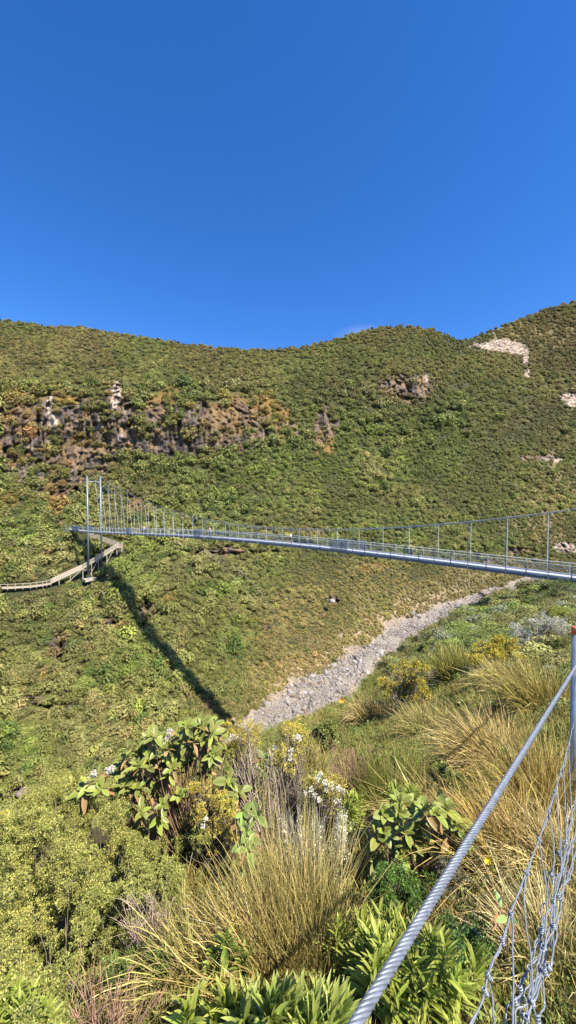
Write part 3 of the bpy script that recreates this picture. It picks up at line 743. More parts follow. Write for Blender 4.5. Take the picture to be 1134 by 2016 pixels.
bw = empty('boardwalk'); tag(bw, 'low timber boardwalk with a single rail leading to the foot of the stairway', 'walkway')
pts = [P(100, 1148.5, 97.2), P(84, 1152, 96.4), P(60, 1155, 95.2), P(30, 1157, 94.0), P(0, 1158, 93.), P(-40, 1160, 92.)]
for a, b in zip(pts[:-1], pts[1:]):
    a = np.array(a); b = np.array(b); m = MB(); n = int(np.linalg.norm(b-a)/.3)
    for k in range(n): m.box(a+(b-a)*(k+.5)/n+Wv/2, (b-a)/n*.44, Wv/2, (0, 0, .03))
    m.build('boards', M_wood, bw)
    MB().beam(a+[0, 0, -.1], b+[0, 0, -.1], .1, .25).build('kerb_beam', M_wood, bw)
    for s in (0,):
        MB().beam(a+Wv*s+[0, 0, .9], b+Wv*s+[0, 0, .9], .06, .12).build('rail', M_wood, bw)
    for k in (0, .5): MB().beam(a+(b-a)*k+[0, 0, -.6], a+(b-a)*k+[0, 0, .98], .1, .1).build('rail_post', M_wood, bw)

# ------------------------------------------------------------------ walkers
def skin(name, joints, edges, mat, parent, root=0, subd=1):
    me = bpy.data.meshes.new(name); me.from_pydata([j[:3] for j in joints], edges, []); me.materials.append(mat)
    o = obj(name, me, parent); md = o.modifiers.new('skin', 'SKIN'); md.use_smooth_shade = True
    for i, j in enumerate(joints):
        r = j[3]; me.skin_vertices[0].data[i].radius = (r, r*(j[4] if len(j) > 4 else 1)); me.skin_vertices[0].data[i].use_root = (i == root)
    s = o.modifiers.new('sub', 'SUBSURF'); s.levels = subd; s.render_levels = subd
    return o
M_skin = simple('skin', (.55, .33, .24), .5, 0, .05, 5)
def cloth(c): return simple('cloth', c, .85, 0, .12, 30)
def person(loc, heading, label, shirt, trouser, hair=(.06, .04, .03), stride=.22, hat=None, shorts=False, scale=1.):
    root = empty('person', loc, heading); root.scale = (scale,)*3
    tag(root, label, 'person')
    s = stride  # body faces +x
    J = [(0, 0, .95, .13, 1.25), (0, 0, 1.12, .115, 1.25), (0, 0, 1.32, .135, 1.3), (0, 0, 1.45, .09, 1.3), (.01, 0, 1.53, .052), (.02, 0, 1.64, .085), (.015, 0, 1.72, .07),
         (0, .19, 1.41, .058), (-.10, .24, 1.16, .043), (.06, .26, .95, .033), (.12, .26, .88, .028),
         (0, -.19, 1.41, .058), (.10, -.24, 1.16, .043), (.26, -.24, .99, .033), (.33, -.24, .96, .028),
         (0, .10, .88, .09), (s*.6, .10, .50, .062), (s, .10, .09, .042), (s+.15, .10, .04, .035),
         (0, -.10, .88, .09), (-s*.2, -.10, .50, .062), (-s*1.3, -.10, .14, .042), (-s*1.3+.13, -.10, .05, .035)]
    E = [(0, 1), (1, 2), (2, 3), (3, 4), (4, 5), (5, 6), (3, 7), (7, 8), (8, 9), (9, 10), (3, 11), (11, 12), (12, 13), (13, 14), (0, 15), (15, 16), (16, 17), (17, 18), (0, 19), (19, 20), (20, 21), (21, 22)]
    b = skin('body', J, E, M_skin, root)
    ex = lambda j, d: (*j[:3], j[3]+d, *(j[4:]))
    sh = [ex(J[0], .02), ex(J[1], .025), ex(J[2], .022), ex(J[3], .02), ex(J[7], .022), ex(J[8], .02), ex(J[11], .022), ex(J[12], .02)]
    skin('shirt', sh, [(0, 1), (1, 2), (2, 3), (3, 4), (4, 5), (3, 6), (6, 7)], cloth(shirt), root)
    kn = lambda a, b2, t: tuple(np.array(a[:3])*(1-t)+np.array(b2[:3])*t)
    if shorts: tr = [ex(J[0], .025), ex(J[15], .028), (*kn(J[15], J[16], .9), .09), ex(J[19], .028), (*kn(J[19], J[20], .9), .09)]; te = [(0, 1), (1, 2), (0, 3), (3, 4)]
    else: tr = [ex(J[0], .025), ex(J[15], .025), ex(J[16], .024), ex(J[17], .026), ex(J[19], .025), ex(J[20], .024), ex(J[21], .026)]; te = [(0, 1), (1, 2), (2, 3), (0, 4), (4, 5), (5, 6)]
    skin('shorts' if shorts else 'trousers', tr, te, cloth(trouser), root)
    for i in (17, 21): skin('shoe', [(J[i][0]-.04, J[i][1], J[i][2]-.05, .045), (J[i][0]+.17, J[i][1], J[i][2]-.07, .04)], [(0, 1)], cloth((.5, .5, .5)), root)
    skin('hair', [(-.02, 0, 1.69, .085), (.0, 0, 1.77, .07)], [(0, 1)], cloth(hair), root)
    if hat is not None:
        m = MB(); m.tube([(0.01, 0, 1.755), (0.01, 0, 1.765)], .15, 14); m.tube([(0.01, 0, 1.765), (0.01, 0, 1.86)], [.10, .085], 14); m.build('hat', cloth(hat), root)
    return root
def pack(n, off, heading, label, col):
    b = BP(n, off, 0); m = MB(); h = np.array([math.cos(heading), math.sin(heading), 0]); s_ = np.array([-h[1], h[0], 0])
    c = b-h*.27+[0, 0, 1.22]
    for k, (zz, w_) in enumerate(((-.2, .15), (-.05, .17), (.12, .16), (.25, .11))): m.box(c+[0, 0, zz], h*(.12-.01*k), s_*w_, (0, 0, .075))
    o = m.build('backpack', cloth(col), loc=tuple(c)); tag(o, label, 'backpack'); return o
HB = math.atan2(STEP[1], STEP[0])
person(tuple(BP(18.8, 1.0, .02)), HB+math.pi+.3, 'walker in a white top and dark shorts in the middle of the bridge', (.75, .75, .72), (.05, .05, .06), stride=.3, shorts=True)
person(tuple(BP(13.0, .8, .02)), HB+.1, 'walker in a blue jacket on the bridge beside the left mesh panels', (.10, .17, .35), (.05, .07, .12))
person(tuple(BP(5.7, .7, .02)), HB+.1, 'walker in dark clothes with a pack, nearest the far tower', (.10, .16, .18), (.06, .06, .07))
pack(5.7, .7, HB+.1, 'teal backpack on the walker nearest the far tower', (.08, .25, .28))
person(tuple(BP(6.15, 1.2, .02)), HB+.1, 'walker in a grey top just in front of the one with the teal pack', (.30, .24, .26), (.04, .04, .05))
person(tuple(BP(29.25, .9, .02)), HB+math.pi+.2, 'walker in a white shirt and dark trousers at the right end of the bridge', (.8, .8, .8), (.04, .04, .05), hair=(.10, .05, .03), stride=.15)
# ------------------------------------------------------------------ plants near the camera
PROF = {'blade': lambda t: (1-t**2.2)*(.75+.25*np.minimum(t*6, 1)), 'oval': lambda t: np.sin(np.pi*np.clip(t*.93+.05, 0, 1))**.75, 'strap': lambda t: np.minimum(1, .5+t*2.)*(1-t**3.)+.0,
        'lance': lambda t: np.sin(np.pi*np.clip(t*.9+.08, 0, 1))**1.1}
def ribbons(base, d, hint, L, W, droop, K=4, prof='blade', fold=0., col=(1, 1, 1), tip=None, var=.2, rnd=None, wind=None, edge=None):
    """many leaves or blades at once; returns verts, quads, colours"""
    r = rnd or R; n = len(base); d = unit(d)
    L = np.broadcast_to(L, (n,)); W = np.broadcast_to(W, (n,)); droop = np.broadcast_to(droop, (n,))
    t = np.linspace(0, 1, K+1)
    g = np.array([0, 0, -1.])
    c = base[:, None]+d[:, None]*(L[:, None]*t)[..., None]+g*((droop*L)[:, None]*t**2)[..., None]
    if wind is not None: c = c+(np.asarray(wind)[None, None]*(L[:, None]*t**2)[..., None])
    if prof == 'blade':
        k1 = r.normal(0, .11, (n, 1, 3)); k2 = r.normal(0, .035, (n, 1, 3)); tq = t[None, :, None]; c = c+L[:, None, None]*(k1*tq**2+k2*np.sin(tq*6+r.uniform(0, 6, (n, 1, 1)))*tq)
    tan = unit(np.gradient(c, axis=1)); side = unit(np.cross(tan, np.broadcast_to(hint, (n, 3))[:, None])); nm = np.cross(side, tan)
    w = (W[:, None]*PROF[prof](t)[None]*.5)[..., None]
    cb = np.broadcast_to(np.asarray(col, float), (n, 3))*np.exp(r.normal(0, var, (n, 1)))*(1+r.normal(0, .06, (n, 3)))
    ct = cb if tip is None else np.broadcast_to(np.asarray(tip, float), (n, 3))*np.exp(r.normal(0, var, (n, 1)))
    cc = cb[:, None]+(ct-cb)[:, None]*(t**1.3)[None, :, None]
    if fold:
        a = c-side*w+nm*w*fold; b = c+side*w+nm*w*fold; v = np.stack([a, c, b], 2); m = 3
        ce = cc if edge is None else cc*.65+np.asarray(edge)*.35
        cc = np.stack([ce, cc*.95, ce], 2)
    else:
        v = np.stack([c-side*w, c+side*w], 2); m = 2; cc = np.stack([cc, cc], 2)
    i = (np.arange(n)*(K+1)*m)[:, None, None]; k = (np.arange(K)*m)[None, :, None]; j = np.arange(m-1)[None, None]
    a0 = i+k+j; q = np.stack([a0, a0+1, a0+1+m, a0+m], -1).reshape(-1, 4)
    return v.reshape(-1, 3), q, cc.reshape(-1, 3)
def join_(parts):
    o = 0; V_, Q_, C_ = [], [], []
    for v, q, c in parts: V_.append(v); Q_.append(q+o); C_.append(c); o += len(v)
    return np.vstack(V_), np.vstack(Q_), np.vstack(C_)
def leafobj(name, data, mat, parent, base, smooth=True):
    v, q, c = data
    return obj(name, mesh_np(name, v-base, q, mat, c, smooth), parent)
def plant(name, base, label, cat=None, group=None):
    e = empty(name, tuple(base)); tag(e, label, cat or name.replace('_', ' '), group); return e
def ground_at(p):
    p = np.array(p, float); p[2] = near_ground(p[0], p[1])[0]; return p

def grass_data(n, base, rad_, L, W, spread, droop, col, tip, lean=(0, 0, 0), K=5, seed=0, var=.45):
    n = int(n*.85); W = W*1.15
    r = np.random.RandomState(seed); a = r.uniform(0, 6.283, n); q = np.sqrt(r.rand(n))
    b = np.c_[np.cos(a)*q*rad_, np.sin(a)*q*rad_, -.03+0*a]+base
    th = q*spread*r.uniform(.4, 1.2, n); a2 = a+r.normal(0, .5, n)
    d = np.c_[np.cos(a2)*np.sin(th), np.sin(a2)*np.sin(th), np.cos(th)]+np.asarray(lean)
    Ls = L*r.uniform(.45, 1.15, n)
    return ribbons(b, d, unit(r.normal(size=(n, 3))+[0, -.8, .3]), Ls, W*r.uniform(.6, 1.3, n), droop*r.uniform(.3, 1.5, n)*(.4+q), K, 'blade', 0, col, tip, var, r)
def tussock(px, py, Z, n, L, label, col=(.20, .18, .05), tip=(.42, .30, .10), spread=.8, droop=.45, lean=(0, 0, 0), W=.004, rad_=.09, seed=0, name='tussock', group=None, dry=.3, cat=None):
    b = ground_at(P(px, py, Z)); e = plant(name, b, label, cat or name, group)
    nd = int(n*dry)
    parts = [grass_data(n-nd, b, rad_, L, W, spread, droop, col, tip, lean, seed=seed)]
    leafobj('blades', join_(parts), M_grass, e, b)
    if nd: leafobj('dry_blades', grass_data(nd, b, rad_*1.1, L*.9, W*.9, spread*1.25, droop*1.3, (.40, .28, .10), (.62, .47, .22), lean, seed=seed+99), M_grass, e, b)
    return e

def twigs(mb, base, targets, r0, rnd, col=(.26, .21, .17), sub_=3, wig=.12, n=7):
    for t in targets:
        t = np.asarray(t); L = np.linalg.norm(t-base)
        mid = base+(t-base)*.5+rnd.normal(size=3)*L*wig+[0, 0, -L*.08]
        u = np.linspace(0, 1, n)[:, None]; p = (1-u)**2*base+2*u*(1-u)*mid+u*u*t
        mb.tube(p, np.linspace(r0, r0*.3, n), 5, np.array(col)*rnd.uniform(.8, 1.3))
        for _ in range(sub_):
            k = rnd.randint(2, n-1); q = p[k]; e2 = q+(rnd.normal(size=3)*.5+(t-base)/L)*L*rnd.uniform(.12, .3)
            mb.tube([q, (q+e2)/2+rnd.normal(size=3)*L*.02, e2], [r0*.4, r0*.28, r0*.12], 4, np.array(col)*rnd.uniform(.8, 1.4))

def lobes_px(lst, rnd, ppm=None):
    """(px, py, depth, radius in photo pixels) -> centres and radii in metres"""
    a = np.array(lst, float); return P(a[:, 0], a[:, 1], a[:, 2]), a[:, 3]*a[:, 2]/F
def small_leaf(name, label, lobes, n, leaf, col, tip, seed, cat='shrub', ratio=.55, twc=(.22, .18, .14), flowers=None, clump=22, basepx=None, mat=None, twn=None, group=None, squash=.8, out=.6, var=.22, upb=.5, lobe_r=.36):
    """shrub of many small leaves carried in sprays on lobes, with its stems"""
    r = np.random.RandomState(seed); c, rr = lobes_px(lobes, r)
    cen = c.mean(0); b = ground_at(basepx if basepx is not None else cen+[0, .05, 0]); b[2] = min(b[2], (c[:, 2]-rr).min()-.02)
    e = plant(name, b, label, cat, group)
    # sprays over each lobe
    wood = unit(r.normal(size=(len(c)*clump, 3))+[0, -.1, .5]); k = np.repeat(np.arange(len(c)), clump); d = unit(r.normal(size=(len(k), 3))+np.array([.1, -.35, upb]))
    sc = c[k]+d*(rr[k]*r.uniform(.55, 1., len(k)))[:, None]*np.array([1, 1, squash]); sr = rr[k]*lobe_r*r.uniform(.6, 1.3, len(k))
    # leaves over each spray
    m = r.choice(len(k), n, p=sr**2/np.sum(sr**2)); dd = unit(r.normal(size=(n, 3))+d[m]*.7+np.array([0, 0, .35]))
    p = sc[m]+dd*(sr[m]*r.uniform(.45, 1.05, n))[:, None]*np.array([1, 1, .7])*.75+wood[m]*(sr[m]*r.uniform(-1.1, 1.5, n))[:, None]
    dirs = unit(dd+r.normal(size=(n, 3))*out+[0, 0, .3]); hint = unit(r.normal(size=(n, 3))+d[m]*.5+[0, -.3, .6])
    L = leaf*r.uniform(.6, 1.35, n)
    sp_tint = np.exp(r.normal(0, .16, len(k)))[m][:, None]; fr = np.clip((r.rand(n)+.3*(dd[:, 2]))[:, None], 0, 1)
    cl = (np.asarray(col)*(1-fr)+np.asarray(tip)*fr)*sp_tint
    data = ribbons(p, dirs, hint, L, L*ratio, .15, 2, 'oval', 0, cl, None, var, r)
    leafobj('leaves', data, mat or M_leaf, e, b, False)
    t = MB(); twigs(t, b, sc[r.choice(len(sc), min(twn or 3*len(c), len(sc)), False)]*.85+cen*.15, .0055*max(1, cen[1]/3), r, twc)
    t.build('stems', M_bark, e, True, loc=None); st_ = [o for o in bpy.data.objects if o.parent == e and o.name.startswith('stems')][-1]
    st_.data.transform(Matrix.Translation(-Vector(b)))
    if flowers is not None:
        fl = P(*[np.array(q, float) for q in zip(*flowers)])
        for q in fl:
            nn_ = 60; dq = unit(r.normal(size=(nn_, 3))+[0, -.5, .6]); s = .016*q[1]/2.8
            v = ribbons(q+dq*s*r.uniform(.1, .9, (nn_, 1)), dq, unit(r.normal(size=(nn_, 3))), s*.8, s*.45, .1, 2, 'oval', 0, (.80, .77, .66), None, .08, r)
            leafobj('flower_head', v, M_leaf, e, b)
    return e

def rosette(c, ax, nl, L, W, r, col, tipc=None, elev=(.15, 1.1), fold=.35, droop=.12, prof='oval', edge=(.44, .45, .20), var=.18, K=6):
    ax = ax/np.linalg.norm(ax); a = np.cross(ax, [.3, 1, .2]); a /= np.linalg.norm(a); b = np.cross(ax, a)
    i = np.arange(nl); ph = i*2.4+r.rand()*6; el = np.linspace(elev[0], elev[1], nl)+r.normal(0, .1, nl)
    d = (np.cos(ph)*np.cos(el))[:, None]*a+(np.sin(ph)*np.cos(el))[:, None]*b+np.sin(el)[:, None]*ax
    Ls = L*np.linspace(1.05, .6, nl)*r.uniform(.8, 1.15, nl)
    return ribbons(c+d*.006, d, np.broadcast_to(ax, d.shape)+r.normal(0, .15, d.shape), Ls, W*Ls/L, droop, K, prof, fold, col, tipc, var, r, edge=edge)
def broadleaf(name, label, heads, Lm, seed, base, cat='shrub', nl=(6, 10), flowers=(), wl=.42, brown=.13, lean=(.15, -.45, .8), col=(.185, .22, .03)):
    r = np.random.RandomState(seed); c = P(*[np.array(q, float) for q in zip(*heads)]); b = ground_at(base)
    e = plant(name, b, label, cat); A = []; Bn = []
    for q in c:
        ax = unit(np.array(lean)+r.normal(0, .35, 3)); n = r.randint(*nl)
        dat = rosette(q, ax, n, Lm*r.uniform(.8, 1.15), Lm*wl, r, np.array(col)*r.uniform(.75, 1.35)); A.append(dat)
        if r.rand() < .9:
            Bn.append(rosette(q-ax*.015, ax, r.randint(1, 4), Lm*.95, Lm*wl*.8, r, (.34, .19, .075), elev=(-.5, .0), fold=.5, droop=.3, edge=(.4, .3, .2)))
    leafobj('leaves', join_(A), M_gloss, e, b); leafobj('withered_leaves', join_(Bn), M_leaf, e, b)
    t = MB(); twigs(t, b, c, .0045, r, (.20, .12, .07), 0, .1); s = t.build('stems', M_bark, e, True); s.data.transform(Matrix.Translation(-Vector(b)))
    for f in flowers:
        q = P(*f); nn_ = 46; dq = unit(r.normal(size=(nn_, 3))+[0, -.3, .7])
        v = ribbons(np.tile(q, (nn_, 1)), dq, unit(r.normal(size=(nn_, 3))), .032, .007, .25, 3, 'strap', 0, (.62, .55, .48), (.72, .66, .60), .12, r)
        leafobj('flower_head', v, M_leaf, e, b)
    return e
def strap_plant(name, label, stems, L, W, seed, cat='shrub', col=(.24, .30, .045), tip=(.40, .43, .09), whorls=8, nl=4, h=.16, up=.55, lean=(.05, -.15, 1), group=None):
    """upright leafy stems with narrow opposite leaves"""
    r = np.random.RandomState(seed); tops = P(*[np.array(q, float) for q in zip(*stems)]); b = ground_at(tops.mean(0)+[0, .03, 0]); b[2] = min(b[2], tops[:, 2].min()-h)
    e = plant(name, b, label, cat, group); A = []; t = MB()
    for q in tops:
        ax = unit(np.array(lean)+r.normal(0, .18, 3)); s0 = q-ax*h*r.uniform(.8, 1.2); t.tube([s0-[0, 0, .08], (s0+q)/2, q], [.004, .0035, .002], 5, (.16, .2, .07))
        A2 = unit(np.cross(ax, r.normal(size=3))); B2 = np.cross(ax, A2)
        for wk in range(whorls):
            f = wk/(whorls-1); c0 = s0+(q-s0)*f; ph = wk*1.57/1.0+np.arange(nl)*2*math.pi/nl+r.normal(0, .15, nl); el = np.clip(.15+f*1.05*up*1.6+r.normal(0, .12, nl), -.3, 1.4)
            d = (np.cos(ph)*np.cos(el))[:, None]*A2+(np.sin(ph)*np.cos(el))[:, None]*B2+np.sin(el)[:, None]*ax
            Ls = L*(1-.25*abs(f-.5))*r.uniform(.7, 1.15, nl)
            A.append(ribbons(np.tile(c0, (nl, 1)), d, np.broadcast_to(ax, d.shape), Ls, W*r.uniform(.8, 1.15, nl), .22, 5, 'lance', .45, np.array(col)*r.uniform(.65, 1.3), np.array(tip)*r.uniform(.7, 1.15), .25, r))
    leafobj('leaves', join_(A), M_strap, e, b); s = t.build('stems', M_leaf, e, True); s.data.transform(Matrix.Translation(-Vector(b)))
    return e

# ---- ground cover of the near slope
def proto_tuft(name, n, seed, L, W, spread, droop, col, tip):
    v, q, c = grass_data(n, np.zeros(3), .28, L, W, spread, droop, col, tip, K=4, seed=seed)
    return mesh_np(name, v, q, M_tuft, c)
tufts = [proto_tuft('grass_tuft', 70, 60+i, 1.0, .022, 1.1, .5, (.8, .85, .6), (1.7, 1.45, 1.1)) for i in range(4)]
CT = collection_of('grass_tufts', tufts)
def proto_herb(name, seed, n=170, leaf=.13, ratio=.38, elong=1):
    r = np.random.RandomState(seed); d = unit(r.normal(size=(n, 3))*[1, 1, .5]+[0, 0, .5]); p = d*r.uniform(.25, .95, (n, 1))*np.array([1, 1, .55])
    v, q, c = ribbons(p, d+r.normal(size=(n, 3))*.6+[0, 0, .3], unit(r.normal(size=(n, 3))+[0, 0, 1]), leaf*elong*r.uniform(.6, 1.4, n), leaf*ratio*1.3, .2, 2, 'oval', 0, (1, 1, 1), (1.2, 1.15, 1), .28, r)
    return mesh_np(name, v, q, M_tuft, c)
herbs = [proto_herb('leafy_clump', 80+i, 170, .15, [.3, .55, .4, .25][i], [1.6, 1, 1.2, 1.9][i]) for i in range(4)]
CH = collection_of('leafy_clumps', herbs)
n = 60000; x = R.uniform(-120, 1260, n); y = R.uniform(1130, 2250, n); m = y > lip(x)+1; x, y = x[m], y[m]
Z = nearZ(x, y); q = P(x, y, Z)
nzn = fbm(q/np.array([1.6, 2.2, 1.6]), 3)*2; nz2 = fbm(q/.6+7, 2)*2
def inpoly(x, y, poly):
    ins = np.zeros(len(x), bool); j = len(poly)-1
    for i in range(len(poly)):
        (xi, yi), (xj, yj) = poly[i], poly[j]; c = ((yi > y) != (yj > y)) & (x < (xj-xi)*(y-yi)/(yj-yi+1e-9)+xi); ins ^= c; j = i
    return ins
SHRUBPX = [(-160, 1640), (40, 1620), (200, 1560), (300, 1600), (400, 1650), (395, 1700), (330, 1790), (240, 1880), (180, 1960), (120, 2040), (-160, 2060)]
open_ = ~inpoly(x, y, SHRUBPX)
def pick(size, dens):
    spx = size*F/Z; return open_ & (R.rand(len(x)) < np.clip(dens*(9.5/np.maximum(spx, 1))**2, 0, 1))
gold = sstep(560, 900, x)*sstep(1300, 1480, y)
# grasses
sz = (.15+.014*Z)*np.exp(R.normal(0, .25, len(x)))
m = pick(sz, 3.2)
T = lerp3(np.broadcast_to((.20, .185, .05), (len(x), 3)), np.array((.38, .29, .10)), np.clip(.25+.4*gold+.5*nzn, 0, 1))
T = lerp3(T, np.array((.15, .095, .06)), (R.rand(len(x)) < .06)*.8)
T = T*np.exp(R.normal(0, .2, len(x)))[:, None]*1.15
rot = np.c_[R.normal(0, .2, len(x))+.1, R.normal(0, .2, len(x))-.2, R.uniform(0, 6.28, len(x))]
print('tufts', m.sum())
scatter('grass_cover', q[m], np.c_[sz, sz, sz*1.15][m]*1.0, rot[m], T[m], CT, 4)
# low leafy herbs
sz = (.10+.012*Z)*np.exp(R.normal(0, .25, len(x)))
m = pick(sz, 3.0) & (R.rand(len(x)) < np.clip(.6+.5*nz2, .1, 1))
T = lerp3(np.broadcast_to((.17, .19, .045), (len(x), 3)), np.array((.12, .17, .035)), np.clip(nz2, 0, 1))*np.exp(R.normal(0, .22, len(x)))[:, None]*1.2
print('herbs', m.sum())
scatter('leafy_ground_cover', q[m]+np.array([0, 0, .02]), np.c_[sz, sz, sz][m], rot[m], T[m], CH, 4)
# low scrub on the shoulder of the slope, thicker towards the lip and the bridge
n = 9000; x = R.uniform(640, 1300, n); y = R.uniform(1125, 1420, n); m = (y > lip(x)+1) & (R.rand(n) < sstep(1390, 1215, y)*.9+.04); x, y = x[m], y[m]
Z = nearZ(x, y); q = P(x, y, Z); s = (.16+.014*Z)*np.exp(R.normal(0, .3, len(x))); spx = s*F/Z; m = R.rand(len(x)) < np.clip(1.6*(9/spx)**2, 0, 1)
nn3 = fbm(q/3.5, 2)*2
T = lerp3(np.broadcast_to((.115, .140, .035), (len(x), 3)), np.array((.145, .135, .05)), np.clip(nn3+.2, 0, 1))*np.exp(R.normal(0, .22, len(x)))[:, None]
T = lerp3(T, np.array((.17, .18, .12)), (R.rand(len(x)) < .10)*.8)*1.9
CF = collection_of('fine_crowns', [proto_bush('fine_crown', 900, 120+i, .045, lobes=8, flat=.8) for i in range(3)])
scatter('shoulder_scrub', (q+np.c_[0*x, 0*x, s*.2])[m], np.c_[s*1.3, s*1.3, s][m], np.c_[R.normal(0, .15, len(x)), R.normal(0, .15, len(x)), R.uniform(0, 6.28, len(x))][m], T[m], CF, 3)
print('shoulder', m.sum())
# ---- big small-leaved shrub filling the lower left
r = np.random.RandomState(5)
def fill(poly, step, zfun, rpx, jit=.35, seed=1):
    r = np.random.RandomState(seed); poly = np.array(poly, float); out = []
    x0, y0 = poly.min(0); x1, y1 = poly.max(0)
    for yy in np.arange(y0, y1, step):
        for xx in np.arange(x0, x1, step):
            x = xx+r.normal(0, step*jit); y = yy+r.normal(0, step*jit); ins = False; j = len(poly)-1
            for i in range(len(poly)):
                if (poly[i, 1] > y) != (poly[j, 1] > y) and x < (poly[j, 0]-poly[i, 0])*(y-poly[i, 1])/(poly[j, 1]-poly[i, 1])+poly[i, 0]: ins = not ins
                j = i
            if ins: out.append((x, y, zfun(x, y)*r.uniform(.95, 1.05), rpx*r.uniform(.7, 1.3)))
    return out
def zL(x, y):
    z = 1.5+(2016-y)/500*1.55
    z += .36*float(fbm(np.array([[x/75., y/42., 1.7]]), 2)[0])*2
    for a, b, c, d in HOL: z += .50*math.exp(-(((x-a)/c)**2+((y-b)/d)**2)*.9)
    return z
HOL = [(180, 1650, 40, 20), (215, 1710, 24, 50), (90, 1690, 40, 16), (65, 1790, 40, 12), (280, 1660, 32, 16), (110, 1870, 40, 12), (300, 1800, 26, 30), (190, 1900, 22, 45), (140, 1975, 32, 25), (30, 1860, 30, 10), (360, 1665, 20, 18), (250, 1790, 16, 30)]
def cutdark(L):
    """leave the deep hollows between the sprays open"""
    H = [(180, 1650, 40, 20), (215, 1710, 22, 45), (90, 1690, 38, 16), (65, 1790, 35, 10), (280, 1660, 30, 16), (110, 1870, 40, 10), (300, 1800, 24, 30), (190, 1900, 20, 40), (140, 1975, 30, 25), (30, 1860, 30, 8), (360, 1665, 20, 18)]
    return [l for l in L if all(((l[0]-a)/c)**2+((l[1]-b)/d)**2 > .35 for a, b, c, d in HOL)]
PA = [(-60, 1625), (30, 1590), (120, 1530), (190, 1515), (240, 1550), (250, 1640), (180, 1760), (100, 1860), (20, 1950), (-60, 2060)]
PB = [(235, 1600), (300, 1640), (400, 1640), (415, 1690), (370, 1760), (330, 1810), (260, 1870), (215, 1920), (170, 1990), (130, 2060), (-60, 2060), (20, 1955), (105, 1860), (180, 1765), (240, 1690)]
small_leaf('dense_shrub', 'wide olive green shrub of tiny rounded leaves, furthest left, sloping down from its pale top', cutdark(fill(PA, 32, zL, 26, seed=2))+fill(PA, 44, lambda x, y: zL(x, y)+.3, 26, seed=32), 240000, .0076, (.14, .155, .038), (.42, .40, .105), 11, ratio=.7, clump=34, upb=.6, lobe_r=.21, twn=40)
small_leaf('dense_shrub', 'tiny leaved green shrub below the broad leaved bush, with dark hollows', cutdark(fill(PB, 32, zL, 24, seed=3))+fill(PB, 44, lambda x, y: zL(x, y)+.3, 26, seed=33), 240000, .0076, (.12, .145, .036), (.37, .37, .10), 12, ratio=.7, clump=34, upb=.6, lobe_r=.21, twn=40)
# ---- broad-leaved bushes
zc = lambda a, b: (150+a/3.436, 1400+b/3.436)
hd = [(530,180),(560,250),(480,240),(600,190),(730,190),(760,120),(850,95),(890,80),(870,170),(940,130),(440,300),(350,310),(620,270),(700,290),(770,310),(830,260),(880,360),(920,280),(650,380),(560,340),(440,380),(340,480),(310,530),(400,540),(470,490),(540,430),(620,430),(700,560),(590,630),(590,710),(440,680),(530,770),(380,420),(500,300),(800,200),(680,210),(960,200)]
rr_ = np.random.RandomState(8)
broadleaf('broad_leaved_bush', 'large bush of glossy broad leaves with buff undersides, above the dense shrubs', [(zc(a, b)[0]+rr_.normal(0, 5)*j_, zc(a, b)[1]+rr_.normal(0, 5)*j_+3*j_, 3.05-.10*(b/770)+rr_.uniform(-.16, .16)+.05*j_) for j_ in (0, 1, 1.6, 2.) for a, b in hd], .092, 21, P(390, 1690, 2.95), flowers=[(*zc(630, 135), 3.05), (*zc(615, 185), 3.05), (*zc(240, 385), 2.9), (*zc(215, 395), 2.9)], nl=(6, 10))
broadleaf('broad_leaved_sprig', 'small brown and pale sprig at the left edge of the large broad leaved bush', [(*zc(90, 490), 2.85), (*zc(50, 540), 2.85), (*zc(150, 440), 2.88), (*zc(170, 520), 2.84)], .10, 22, P(190, 1650, 2.9), flowers=[(*zc(120, 420), 2.85), (*zc(95, 455), 2.85)], brown=.5, nl=(4, 7))
broadleaf('broad_leaved_sprig', 'group of broad green leaves just right of the large broad leaved bush, beside yellow foliage', [(*zc(1030, 480), 2.85), (*zc(1000, 555), 2.8), (*zc(1095, 540), 2.85), (*zc(1040, 620), 2.8), (*zc(1080, 690), 2.8)], .12, 23, P(455, 1640, 2.85), nl=(5, 8))
broadleaf('broad_leaved_sprig', 'upright column of broad green leaves between the yellow shrub and the lichen covered stems', [(478, 1598, 2.5), (506, 1605, 2.5), (484, 1634, 2.45), (497, 1650, 2.45), (488, 1672, 2.4), (503, 1690, 2.4)], .10, 24, P(497, 1730, 2.45), nl=(4, 7), lean=(-.2, -.6, .5), col=(.15, .25, .05))
broadleaf('broad_leaved_sprig', 'narrow sprig of broad leaves in front of the bare branching stems', [(519, 1493, 3.1), (526, 1515, 3.05), (525, 1538, 3.)], .10, 25, P(525, 1580, 3.05), nl=(4, 7), col=(.14, .22, .06))
zd = lambda a, b: (640+a/2.295, 1540+b/2.295)
hd2 = [(265,140),(290,205),(335,140),(360,100),(370,230),(415,245),(450,130),(500,135),(545,125),(430,190),(460,275),(440,310),(350,335),(235,250),(225,360),(540,320),(600,195),(570,245),(640,230),(610,275),(460,400),(480,350),(390,290),(300,280),(510,230)]
broadleaf('broad_leaved_bush', 'low bush of broad leaves with orange brown withered ones, under the thick wire rope', [(zd(a, b)[0]+rr_.normal(0, 6)*j_, zd(a, b)[1]+(rr_.normal(0, 5)+4)*j_, 2.30+rr_.uniform(-.12, .12)+.06*j_) for j_ in (0, 1) for a, b in hd2], .085, 26, P(835, 1730, 2.35), nl=(6, 9), col=(.18, .22, .03), wl=.52)
broadleaf('broad_leaved_sprig', 'two single broad leaves beside the twisted edge wires of the netting', [(988, 1790, 1.55), (1000, 1808, 1.5)], .055, 27, P(1000, 1850, 1.55), nl=(2, 3), col=(.16, .26, .07))
